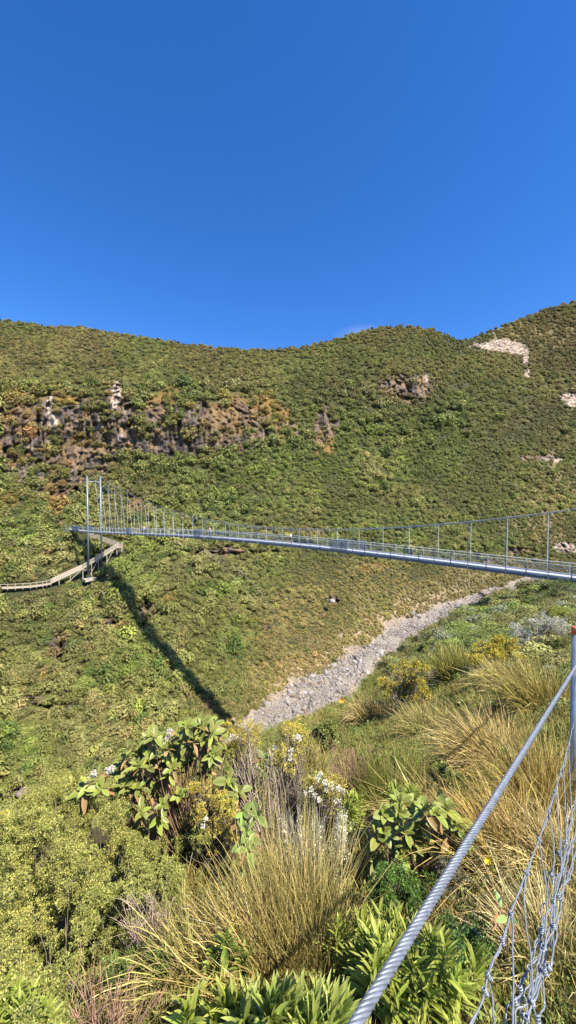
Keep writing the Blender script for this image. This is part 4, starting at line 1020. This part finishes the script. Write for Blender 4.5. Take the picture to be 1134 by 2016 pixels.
# ---- yellow tiny-leaved shrubs with white flower heads
ze = lambda a, b, Z: (450+a/3.78, 1400+b/3.78, Z)
Yc, Yt = (.30, .25, .035), (.55, .45, .08)
small_leaf('golden_shrub', 'golden yellow fine leaved shrub with two white flowers, in front of the broad leaved bush', fill([(378, 1535), (405, 1528), (432, 1560), (462, 1600), (470, 1650), (455, 1690), (430, 1690), (400, 1640), (370, 1590)], 17, lambda x, y: 2.75, 13, seed=4), 9000, .011, Yc, Yt, 31, ratio=.4, flowers=[(405, 1612, 2.65), (400, 1626, 2.65)], clump=8)
small_leaf('golden_shrub', 'golden green shrub touching the top right of the large broad leaved bush', fill([(440, 1432), (470, 1420), (510, 1428), (520, 1470), (500, 1492), (462, 1500), (445, 1470)], 16, lambda x, y: 3.25, 13, seed=5), 8000, .012, (.27, .23, .04), Yt, 32, ratio=.4, flowers=[ze(25, 190, 3.15), ze(55, 190, 3.15)], clump=8)
small_leaf('golden_shrub', 'tall thin golden shrub with white flower heads up its left side', fill([(575, 1418), (595, 1425), (602, 1480), (590, 1510), (560, 1520), (540, 1490), (555, 1450)], 14, lambda x, y: 3.15, 12, seed=6), 8000, .012, (.26, .24, .045), Yt, 33, ratio=.4, flowers=[ze(490, 200, 3.05), ze(515, 188, 3.05), ze(530, 208, 3.05), ze(465, 290, 3.), ze(455, 322, 3.), ze(457, 358, 3.), ze(345, 270, 3.05)], clump=8)
small_leaf('golden_shrub', 'golden shrub covered in the most white flower heads, above the lichen covered stems', fill([(600, 1525), (630, 1510), (670, 1540), (680, 1580), (665, 1610), (630, 1605), (605, 1565)], 14, lambda x, y: 2.85, 12, seed=7), 8000, .011, (.25, .22, .04), (.5, .42, .09), 34, ratio=.4, clump=8,
  flowers=[ze(a, b, 2.72) for a, b in ((680, 465), (615, 580), (570, 610), (640, 625), (675, 660), (725, 580), (765, 570), (720, 530), (850, 595), (820, 575), (830, 680), (800, 660), (760, 545), (840, 715), (665, 500))])
small_leaf('golden_shrub', 'flat patch of yellow foliage at the left edge of the photo above the dense shrub', fill([(-30, 1610), (40, 1595), (50, 1625), (0, 1650), (-30, 1650)], 18, lambda x, y: 2.95, 14, seed=17), 5000, .013, (.32, .27, .03), Yt, 35, ratio=.4, clump=8)
# ---- bare branching stems and lichened stems
def dead(name, label, base, tips, r0, seed, col, cat, lichen=0, sub_=5):
    r = np.random.RandomState(seed); b = ground_at(base); tp = P(*[np.array(q, float) for q in zip(*tips)])
    e = plant(name, b, label, cat); t = MB(); twigs(t, b, tp, r0, r, col, sub_, .07, 8); s = t.build('branches', M_bark, e, True); s.data.transform(Matrix.Translation(-Vector(b)))
    if lichen:
        k = r.randint(0, len(tp), lichen); f = r.uniform(.25, .95, (lichen, 1)); p = b+(tp[k]-b)*f+r.normal(0, .018, (lichen, 3)); d = unit(r.normal(size=p.shape))
        pa = np.repeat(p, 5, 0)+r.normal(0, .009, (lichen*5, 3)); v = ribbons(pa, unit(r.normal(size=pa.shape)), unit(r.normal(size=pa.shape)), .012, .009, .1, 2, 'oval', 0, (.56, .57, .38), None, .2, r)
        leafobj('lichen', v, M_leaf, e, b)
    return e
dead('bare_shrub', 'grey brown leafless branching stems rising right of the golden shrub', P(545, 1640, 3.), [(r.uniform(455, 550), r.uniform(1470, 1590), r.uniform(2.85, 3.15)) for _ in range(34)], .006, 41, (.38, .30, .24), 'dead shrub', sub_=6)
dead('lichened_shrub', 'upright dull grey stems dotted with pale yellow lichen, behind the big tussock', P(612, 1830, 2.2), [(r.uniform(545, 640), r.uniform(1580, 1700), r.uniform(2.25, 2.6)) for _ in range(130)], .0032, 42, (.27, .24, .20), 'dead shrub', lichen=330, sub_=3)
dead('lichened_shrub', 'narrow column of stems crusted white with lichen, under the flower covered golden shrub', P(660, 1800, 2.3), [(r.uniform(662, 684), r.uniform(1590, 1640), r.uniform(2.35, 2.5)) for _ in range(30)], .003, 43, (.38, .35, .28), 'dead shrub', lichen=260, sub_=3)
dead('dead_brush', 'pinkish brown dead twigs heaped at the lower right edge of the dense shrub', P(300, 1860, 1.95), [(r.uniform(235, 345), r.uniform(1755, 1880), r.uniform(1.75, 2.0)) for _ in range(60)], .0035, 44, (.42, .31, .25), 'dead brush', sub_=4)
dead('dead_brush', 'dead reddish stalks in the bottom left corner beside the bright leafy stems', P(200, 2016, 1.45), [(r.uniform(130, 330), r.uniform(1900, 1990), r.uniform(1.38, 1.55)) for _ in range(46)], .003, 45, (.38, .22, .15), 'dead brush', sub_=3)
dead('dead_brush', 'dead brown bush half hidden in grass behind the flower covered golden shrub', P(700, 1560, 3.9), [(r.uniform(650, 735), r.uniform(1465, 1530), r.uniform(3.6, 4.1)) for _ in range(110)], .004, 46, (.30, .16, .12), 'dead brush', sub_=4)
dead('dead_brush', 'dark reddish dead bush on the right below the pale grass, left of the wire rope', P(1010, 1400, 7.), [(r.uniform(975, 1075), r.uniform(1335, 1385), r.uniform(6.4, 7.2)) for _ in range(90)], .008, 47, (.20, .12, .09), 'dead brush', sub_=4)
# ---- tussocks
tussock(520, 2010, 1.62, 2600, .54, 'largest tussock, orange and straw blades fanned to the left in the foreground', (.18, .165, .045), (.50, .37, .12), .95, .45, (-.42, .05, .05), .0042, .13, 51)
tussock(600, 1980, 1.75, 2000, .72, 'upright tussock of straight olive and straw blades in front of the lichened stems', (0.192, 0.183, 0.048), (0.459, 0.368, 0.119), .42, .12, (-.10, .02, .1), .0036, .13, 52, dry=.35)
tussock(390, 1985, 1.65, 1500, .5, 'low spreading tussock with arching yellow blades beside the dead reddish stalks', (0.162, 0.183, 0.041), (0.482, 0.401, 0.130), 1.1, .7, (-.2, 0, 0), .0042, .12, 53)
tussock(1010, 1760, 2.25, 2200, .70, 'golden tussock drooping left, immediately left of the netting', (0.243, 0.195, 0.041), (0.574, 0.390, 0.110), .8, .45, (-.30, .05, .05), .0045, .16, 54)
tussock(900, 1640, 2.9, 1800, .8, 'pale straw tussock combed flat to the left behind the wire rope', (0.274, 0.237, 0.063), (0.643, 0.479, 0.179), .9, .55, (-.55, 0, 0), .0045, .18, 55, dry=.5)
tussock(1075, 1640, 2.7, 2000, .75, 'tall golden tussock between the wire rope and the steel post', (0.223, 0.195, 0.041), (0.528, 0.368, 0.101), .6, .3, (-.12, 0, .05), .0045, .16, 56)
tussock(785, 1560, 3.6, 2600, .75, 'dense upright green rush clump in the middle of the slope', (0.092, 0.132, 0.020), (0.224, 0.234, 0.055), .5, .12, (-.05, 0, .1), .005, .20, 57, name='rush_clump', dry=.12, cat='rush')
tussock(975, 1520, 4.4, 2400, .9, 'light tan tussock with feathery blades above the wire rope', (0.232, 0.194, 0.052), (0.519, 0.391, 0.149), .9, .45, (-.45, 0, .1), .006, .25, 58, dry=.5)
tussock(830, 1640, 3.1, 1600, .55, 'short straw tussock right behind the lower broad leaved bush', (0.243, 0.216, 0.056), (0.574, 0.446, 0.150), .9, .5, (-.35, 0, 0), .0045, .15, 59)
tussock(1065, 1420, 6.2, 2000, 1.0, 'round yellow green tussock beside the top of the steel post', (0.166, 0.168, 0.033), (0.412, 0.321, 0.086), .75, .35, (-.3, 0, .1), .009, .35, 60)
tussock(1000, 1350, 9., 1300, 1.0, 'pale tussock below the dark and yellow shrub on the right', (0.216, 0.203, 0.046), (0.493, 0.382, 0.124), .9, .5, (-.3, 0, .1), .012, .4, 61)
tussock(900, 1335, 13., 1500, 1.3, 'olive green rush clump standing left of the dark and yellow shrub', (0.133, 0.160, 0.026), (0.304, 0.278, 0.070), .6, .2, (-.1, 0, .1), .018, .6, 62, name='rush_clump', dry=.2, cat='rush')
tussock(740, 1395, 13., 1600, 1.2, 'tan grass clump at the foot of the golden shrub on the shoulder', (0.232, 0.186, 0.058), (0.502, 0.373, 0.156), .9, .5, (-.2, 0, .1), .016, .6, 63, dry=.5)
tussock(690, 1560, 4.0, 1400, .6, 'pale green grass clump next to the dead brown bush', (0.141, 0.160, 0.039), (0.358, 0.330, 0.124), .7, .3, (-.2, 0, .1), .005, .18, 64)
tussock(600, 1470, 6.0, 1600, .7, 'loose yellow grass clump behind the tall thin golden shrub', (0.183, 0.177, 0.039), (0.403, 0.321, 0.101), .8, .4, (-.2, 0, .1), .007, .35, 65)
tussock(840, 1440, 8.0, 1500, .8, 'faded grass clump in the centre of the slope above the rush clump', (0.175, 0.186, 0.046), (0.394, 0.330, 0.124), .8, .4, (-.25, 0, .1), .009, .4, 66)
tussock(1090, 1920, 1.6, 1800, .45, 'bleached grass clump behind the netting in the bottom right corner', (0.263, 0.248, 0.078), (0.643, 0.535, 0.260), 1.0, .5, (-.1, 0, 0), .004, .14, 67, dry=.6)
tussock(1110, 1760, 2.1, 1600, .5, 'straw coloured grass clump at the right edge behind the netting', (0.274, 0.248, 0.078), (0.666, 0.535, 0.250), .9, .5, (-.2, 0, 0), .0042, .14, 68, dry=.6)
# ---- strap-leaved plants
def ring(cx, cy, rx, ry, Z, n, seed, zs=.06):
    r = np.random.RandomState(seed); a = r.uniform(0, 6.28, n); q = np.sqrt(r.rand(n)); return [(cx+rx*q[i]*math.cos(a[i]), cy+ry*q[i]*math.sin(a[i]), Z*(1-ry*q[i]*math.sin(a[i])/2400.)*r.uniform(1-zs, 1+zs)) for i in range(n)]
strap_plant('strap_leaved_shrub', 'bright green plant of narrow pointed leaves, lower left of the wire rope, its upper half', ring(730, 1850, 75, 60, 1.6, 34, 1), .125, .0115, 71)
strap_plant('strap_leaved_shrub', 'bright green narrow leaved plant under the wire rope at the bottom', ring(830, 1905, 110, 75, 1.45, 48, 2), .12, .0115, 72)
strap_plant('strap_leaved_shrub', 'broad bladed light green plant along the bottom edge, left of the wire rope', ring(590, 2010, 120, 40, 1.22, 34, 3), .15, .015, 73, col=(.27, .33, .06), tip=(.42, .46, .12), up=.85, h=.12)
strap_plant('strap_leaved_shrub', 'bright leafy stems in the bottom left corner', ring(25, 1985, 70, 50, 1.35, 16, 4), .075, .009, 74)
strap_plant('strap_leaved_shrub', 'tuft of fresh narrow leaves right beside the flower covered golden shrub', ring(697, 1590, 14, 32, 2.6, 9, 5), .10, .011, 75, h=.1)
strap_plant('strap_leaved_shrub', 'tuft of fresh narrow leaves above the lower broad leaved bush', ring(798, 1565, 26, 20, 2.75, 10, 6), .10, .011, 76, h=.1)
strap_plant('strap_leaved_shrub', 'thin green leafed stems showing through the largest tussock', ring(455, 1880, 60, 30, 1.62, 8, 7), .085, .013, 77, h=.08, col=(.14, .24, .04))
strap_plant('strap_leaved_shrub', 'sparse light green stems in the grass at the bottom, near the reddish stalks', ring(415, 1990, 60, 25, 1.3, 7, 8), .12, .014, 78, h=.1, up=.9)
# ---- other shrubs
for i, (a, b, Z_, rp, lb) in enumerate([(760, 1500, 5., 34, 'low green herb patch right behind the dead brown bush'), (870, 1530, 3.6, 30, 'green herb patch between the rush clump and the combed straw tussock'), (930, 1400, 8.5, 34, 'green herb patch left of the dark reddish dead bush'), (1040, 1500, 4.4, 30, 'green herb patch in the tan grass close to the rope'),
  (850, 1420, 9., 30, 'grey green herb patch in the centre of the slope'), (640, 1450, 8., 30, 'leafy green patch beside the stream bed foot behind the white flowers'), (1100, 1350, 8., 30, 'green herb patch just left of the steel post'), (1090, 1850, 1.7, 40, 'leafy green patch seen through the netting'), (340, 1740, 2.6, 34, 'mossy green herb patch under the large broad leaved bush')]):
    small_leaf('herb_patch', lb, [(a+R.normal(0, rp*.6), b+R.normal(0, rp*.35), Z_*R.uniform(.96, 1.04), rp*.42) for _ in range(9)], 9000, .006*Z_+.002, (.11, .14, .035), (.22, .24, .065), 300+i, cat='herb', ratio=.45, clump=10, twn=8)
small_leaf('grey_shrub', 'twiggy grey green shrub with tiny leaves between the wire rope and the netting', fill([(870, 1690), (930, 1672), (985, 1700), (995, 1760), (975, 1820), (920, 1800), (880, 1750)], 22, lambda x, y: 2.0+(1830-y)/500, 20, seed=8), 16000, .008, (.20, .20, .12), (.38, .36, .24), 81, ratio=.45, clump=12, twn=60, twc=(.34, .27, .22))
small_leaf('ferny_shrub', 'dark glossy ferny plant just below the low broad leaved bush', fill([(730, 1700), (790, 1720), (850, 1740), (830, 1800), (760, 1790), (720, 1750)], 22, lambda x, y: 1.95, 18, seed=9), 9000, .013, (.06, .12, .02), (.12, .20, .04), 82, ratio=.35, clump=10)
small_leaf('ferny_shrub', 'deep green feathery plant right of the wire rope near the bottom', fill([(880, 1810), (960, 1830), (980, 1900), (950, 2000), (890, 1960), (870, 1870)], 26, lambda x, y: 1.6, 20, seed=10), 9000, .014, (.06, .12, .025), (.13, .21, .05), 83, ratio=.3, clump=10)
small_leaf('ferny_shrub', 'low deep green leafy mat between the dead twigs and the reddish stalks', fill([(215, 1900), (290, 1870), (350, 1880), (360, 1940), (290, 1960), (230, 1940)], 22, lambda x, y: 1.72, 18, seed=12), 11000, .012, (.09, .15, .03), (.18, .24, .06), 84, ratio=.3, clump=10)
small_leaf('golden_shrub', 'dark and yellow shrub on the shoulder right of the stream bed', fill([(780, 1310), (800, 1285), (830, 1300), (845, 1330), (835, 1370), (800, 1390), (760, 1370), (740, 1350), (765, 1335)], 13, lambda x, y: nearZ(x, 1400)*.97, 11, seed=13), 26000, .034, (.19, .16, .025), (.52, .43, .06), 85, ratio=.45, clump=9, var=.35, basepx=P(800, 1395, 13))
small_leaf('golden_shrub', 'rounded dark and yellow shrub just below the whitish shrub', fill([(935, 1290), (955, 1262), (985, 1255), (1010, 1268), (1030, 1295), (1010, 1320), (965, 1325), (945, 1315)], 13, lambda x, y: 12., 12, seed=14), 26000, .034, (.20, .17, .025), (.56, .47, .06), 86, ratio=.45, clump=9, var=.35, basepx=P(980, 1330, 12.3))
small_leaf('whitish_shrub', 'pale silvery leaved shrub near the right edge above the yellow shrub', fill([(1005, 1245), (1030, 1225), (1070, 1220), (1110, 1225), (1125, 1240), (1085, 1260), (1060, 1275), (1025, 1275)], 13, lambda x, y: 15., 12, seed=15), 20000, .035, (.24, .25, .17), (.55, .54, .42), 87, ratio=.45, clump=9, var=.4, basepx=P(1060, 1285, 15.2))
small_leaf('rounded_shrub', 'dark rounded shrub casting shade left of the steel post cap', fill([(1070, 1275), (1100, 1255), (1128, 1262), (1125, 1285), (1090, 1292)], 11, lambda x, y: 13., 11, seed=16), 16000, .026, (.12, .14, .03), (.24, .24, .06), 88, ratio=.45, clump=9, basepx=P(1100, 1296, 13))
small_leaf('rounded_shrub', 'yellow green rounded shrub between the bridge end and the whitish shrub', fill([(1070, 1215), (1090, 1200), (1120, 1205), (1120, 1222), (1085, 1226)], 10, lambda x, y: 21., 11, seed=18), 16000, .034, (.17, .20, .03), (.34, .36, .06), 89, ratio=.45, clump=9, basepx=P(1095, 1230, 21))
small_leaf('rounded_shrub', 'dark green shrub under the right end of the bridge deck', fill([(1060, 1165), (1095, 1145), (1134, 1146), (1150, 1160), (1110, 1185), (1075, 1180)], 9, lambda x, y: 31., 9, seed=19), 18000, .045, (.08, .11, .02), (.15, .19, .04), 90, ratio=.45, clump=9, basepx=P(1100, 1186, 31.5))
# ---- pale boulders on the shoulder by the bridge end
def boulder(px, py, Z, s, seed, label, col=(.36, .33, .32), base=None):
    p = P(px, py, Z); me = rock_mesh('boulder', seed, 3, M_rock, col, .5); o = obj('boulder', me, None, tuple(p)); o.scale = (s*1.2, s, s); o.rotation_euler = (0, 0, seed); tag(o, label, 'boulder'); return o
boulder(1125, 1163, 33, .75, 3, 'light grey boulder beneath the right end of the bridge'); boulder(1106, 1178, 30, .5, 4, 'smaller grey boulder just below left of the boulder under the bridge end', (.27, .24, .22))
boulder(967, 1180, 150, 1.6, 6, 'flat orange tinted boulder at the upper edge of the stream bed', (.42, .33, .26)); boulder(1008, 1164, 158, 1.8, 7, 'biggest pale boulder high in the stream bed near the bridge', (.42, .40, .39))
boulder(950, 1168, 150, 1.5, 8, 'brown boulder on the bank left of the orange tinted one', (.22, .16, .12))
boulder(46, 1560, 57, .9, 9, 'brown rock bared on the far wall at the left edge, above the yellow foliage', (.20, .16, .14))
boulder(652, 1183, 110, 1.1, 10, 'grey rock alone in the scrub below the middle of the bridge', (.25, .22, .22)); boulder(524, 1237, 100, .9, 11, 'lone dark rock in the scrub right of the bridge shadow', (.20, .18, .18))
# ---- single flower dots
def daisy(px, py, Z, s, label, col):
    r = np.random.RandomState(int(px)); p = P(px, py, Z); b = ground_at(p+[0, .03, 0]); e = plant('flower', b, label, 'flower'); t = MB().tube([b, (b+p)/2+[.01, 0, 0], p], s*.12, 4, (.2, .25, .08)); q = t.build('stem', M_leaf, e); q.data.transform(Matrix.Translation(-Vector(b)))
    a = np.arange(13)*2*math.pi/13; d = np.c_[np.cos(a), -.5+0*a, np.sin(a)*.8+.3]; leafobj('petals', ribbons(np.tile(p, (13, 1)), d, np.tile([0, -1, .3], (13, 1)), s, s*.5, .1, 2, 'oval', 0, col, None, .05, r), M_leaf, e, b)
daisy(871, 1466, 4.6, .035, 'single bright yellow flower in the pale grass above the rush clump', (.85, .62, .02))
daisy(958, 1691, 1.95, .022, 'small yellow flower on the twiggy grey green shrub', (.80, .60, .03))
daisy(672, 1378, 14, .13, 'orange flower on the edge of the stream bed', (.8, .36, .03))

# ------------------------------------------------------------------ wire rope, post and netting
def rope_path(a, b, e0=.12, e1=.5, n=500, sag=.0):
    a = np.asarray(a); b = np.asarray(b); t = np.linspace(-e0, 1+e1, n)[:, None]; return a+(b-a)*t
A_, B_ = P(1134, 1312, 2.62), P(700, 2016, .665)
pth = rope_path(A_, B_, .9, .18, 900); tt_ = unit(B_-A_); u1 = unit(np.cross(tt_, [0, 0, 1.])); u2 = np.cross(tt_, u1)
sx = np.linalg.norm(pth-pth[0], axis=1); e = MB()
ro = empty('wire_rope', tuple(A_)); tag(ro, 'thick twisted steel wire rope running diagonally across the lower right', 'wire rope')
M_rope = simple('rope_steel', (.17, .19, .225), .5, .3, .25, 60)
for k in range(7):
    ph = sx*2*math.pi/.085+k*2*math.pi/6
    R0 = .0070 if k < 6 else 0.
    e = MB().tube(pth+R0*(np.cos(ph)[:, None]*u1+np.sin(ph)[:, None]*u2), .0040 if k < 6 else .0045, 8)
    o = e.build('strand' if k < 6 else 'core', M_rope, None, True); o.parent = ro; o.matrix_parent_inverse = Matrix.Translation(-Vector(A_))
pb = P(1138, 1600, 2.66); pt = P(1137, 1236, 2.64); pz = pb.copy(); pz[0], pz[1] = pt[0], pt[1]; pz[2] = -2.35
po = empty('steel_post', tuple(pz)); tag(po, 'grey galvanised tube post with an orange plastic cap at the right edge', 'post')
M_post = simple('dull_galvanised', (.30, .34, .40), .5, .5, .2, 12, .1); M_cap = simple('orange_plastic', (.62, .13, .05), .5, 0, .08, 20)
def ch(mb, name, mat, root, base, smooth=True):
    o = mb.build(name, mat, None, smooth); o.parent = root; o.matrix_parent_inverse = Matrix.Translation(-Vector(base)); return o
ch(MB().tube([pz-[0, 0, .3], pt-[0, 0, .03]], .031, 20), 'tube', M_post, po, pz); ch(MB().tube([pt-[0, 0, .045], pt-[0, 0, .0], pt+[0, 0, .006]], [.0345, .0345, .028], 20), 'cap', M_cap, po, pz)
ch(MB().tube([A_-tt_*.03+[.03, 0, 0], A_+[.03, 0, 0], A_+tt_*.03+[.03, 0, 0]], .014, 10), 'rope_clamp', M_galv, po, pz)
M_wire = simple('net_wire', (.24, .265, .30), .45, .3, .2, 80)
zn = lambda a, b: (880+a/4.42, 1560+b/4.42)
zy = lambda y: 1/(.405+(y-1430)/586*.78)
ne = empty('wire_netting', tuple(P(1040, 1800, 1.1))); tag(ne, 'crumpled galvanised wire netting hanging slack in the bottom right corner', 'netting')
NB = np.array(ne.location); NETN = []
def wire(pts, dz_=0., r_=.0021, name='wire', raw=False, jit=.003):
    q = []
    for a, b in pts:
        X_, Y_ = (a, b) if raw else zn(a, b); q.append(P(X_, Y_, max(zy(Y_), .3)*(1+dz_)))
    q = spline(q, max(10, len(q)*7)); q = q+np.c_[fbm(q*30+dz_*9, 2), fbm(q*30+5, 2), 0*q[:, 0]]*jit
    ch(MB().tube(q, r_, 6), name, M_wire, ne, NB); return q
def knot(a, b, dz_=0., raw=False):
    X_, Y_ = (a, b) if raw else zn(a, b); c = P(X_, Y_, zy(Y_)*(1+dz_)-.004); m = MB(); r = np.random.RandomState(int(a+b)); ax = unit(np.array([.3, 0, -1.])+r.normal(0, .3, 3)); u = unit(np.cross(ax, [0, 1, 0])); v = np.cross(ax, u)
    t = np.linspace(0, 3.2*2*math.pi, 40); m.tube(c+(np.cos(t)*.0052)[:, None]*u+(np.sin(t)*.0052)[:, None]*v+((t/t[-1]-.5)*.017)[:, None]*ax, .0019, 5); ch(m, 'knot', M_wire, ne, NB)
sel = [(1060, -420), (1010, -250), (940, 0), (880, 165), (800, 410), (690, 700), (555, 1060), (480, 1290), (360, 1600), (330, 1730), (285, 1870), (200, 2016), (120, 2200)]
wire(sel); wire([(a+(10 if i % 2 else -14), b+20) for i, (a, b) in enumerate(sel)], .012)
wire([(1100, -600), (1060, -420)], .0)
for a, b in sel[2:10]: knot(a, b)
knot(1060, -420); knot(985, -150)
V_ = [[(885, 165), (925, 400), (930, 640), (925, 800)], [(945, 10), (970, 250), (990, 480), (995, 690), (940, 900), (930, 960)], [(1025, 0), (1035, 280), (1040, 430)], [(1010, -250), (1025, 0)], [(1060, -420), (1075, 0), (1088, 240)],
 [(805, 420), (845, 700), (872, 900), (860, 1120), (850, 1340), (840, 1400)], [(690, 720), (670, 950), (690, 1160), (725, 1420), (745, 1700), (740, 1830)], [(570, 1080), (572, 1250), (577, 1560), (580, 1810), (570, 2100)], [(375, 1660), (400, 1830), (412, 2016), (415, 2150)]]
for v in V_: wire(v, .006)
BW = [[(1180, -300), (1150, -120), (1123, 30), (1075, 240), (1030, 440), (1000, 680), (960, 760), (925, 950), (900, 1100), (840, 1340), (790, 1500), (770, 1700), (740, 1830), (780, 1970), (800, 2100)],
 [(1190, 0), (1115, 350), (1040, 600), (1000, 880), (970, 915)], [(1000, 690), (930, 900), (820, 1200), (760, 1370), (720, 1520), (650, 1650), (640, 1720), (590, 1820), (540, 1860), (510, 2016), (500, 2150)],
 [(925, 950), (910, 1150), (920, 1350), (900, 1520), (850, 1560), (830, 1750), (850, 1850), (790, 1980), (770, 2100)], [(1110, 100), (1060, 380), (1010, 660), (950, 860), (900, 1250), (860, 1330), (800, 1650), (700, 2016), (690, 2150)],
 [(1088, 240), (1000, 560), (985, 720), (905, 720), (880, 900), (860, 950), (830, 1000), (815, 1200), (740, 1350), (735, 1500)], [(850, 1340), (780, 1440), (700, 1560), (660, 1700), (690, 1900), (660, 2016), (650, 2150)],
 [(1140, 300), (1060, 540), (1010, 700), (960, 900), (930, 1200), (880, 1350), (830, 1560), (760, 1800), (700, 1950), (640, 2150)], [(720, 1520), (735, 1700), (690, 1850), (620, 1900), (600, 2150)], [(640, 1720), (650, 1880), (640, 2016), (610, 2150)],
 [(1180, 150), (1100, 420), (1080, 700), (1000, 880)], [(930, 640), (905, 720)], [(580, 1810), (640, 1760), (760, 1640), (850, 1520)], [(820, 1200), (800, 1330), (810, 1500), (840, 1650), (850, 1850)], [(1160, 60), (1130, 500), (1040, 760), (990, 1000), (940, 1300), (900, 1520)]]
for i, v in enumerate(BW): wire(v, .03+.02*(i % 4), jit=.006)
for a, b in ((1075, 240), (1030, 440), (1000, 690), (925, 950), (820, 1200), (840, 1345), (740, 1820), (905, 715), (975, 915), (880, 1520), (850, 1560), (640, 1720), (590, 1820), (720, 1530), (790, 1980), (975, 530), (925, 1160), (690, 1960)): knot(a, b, .03)
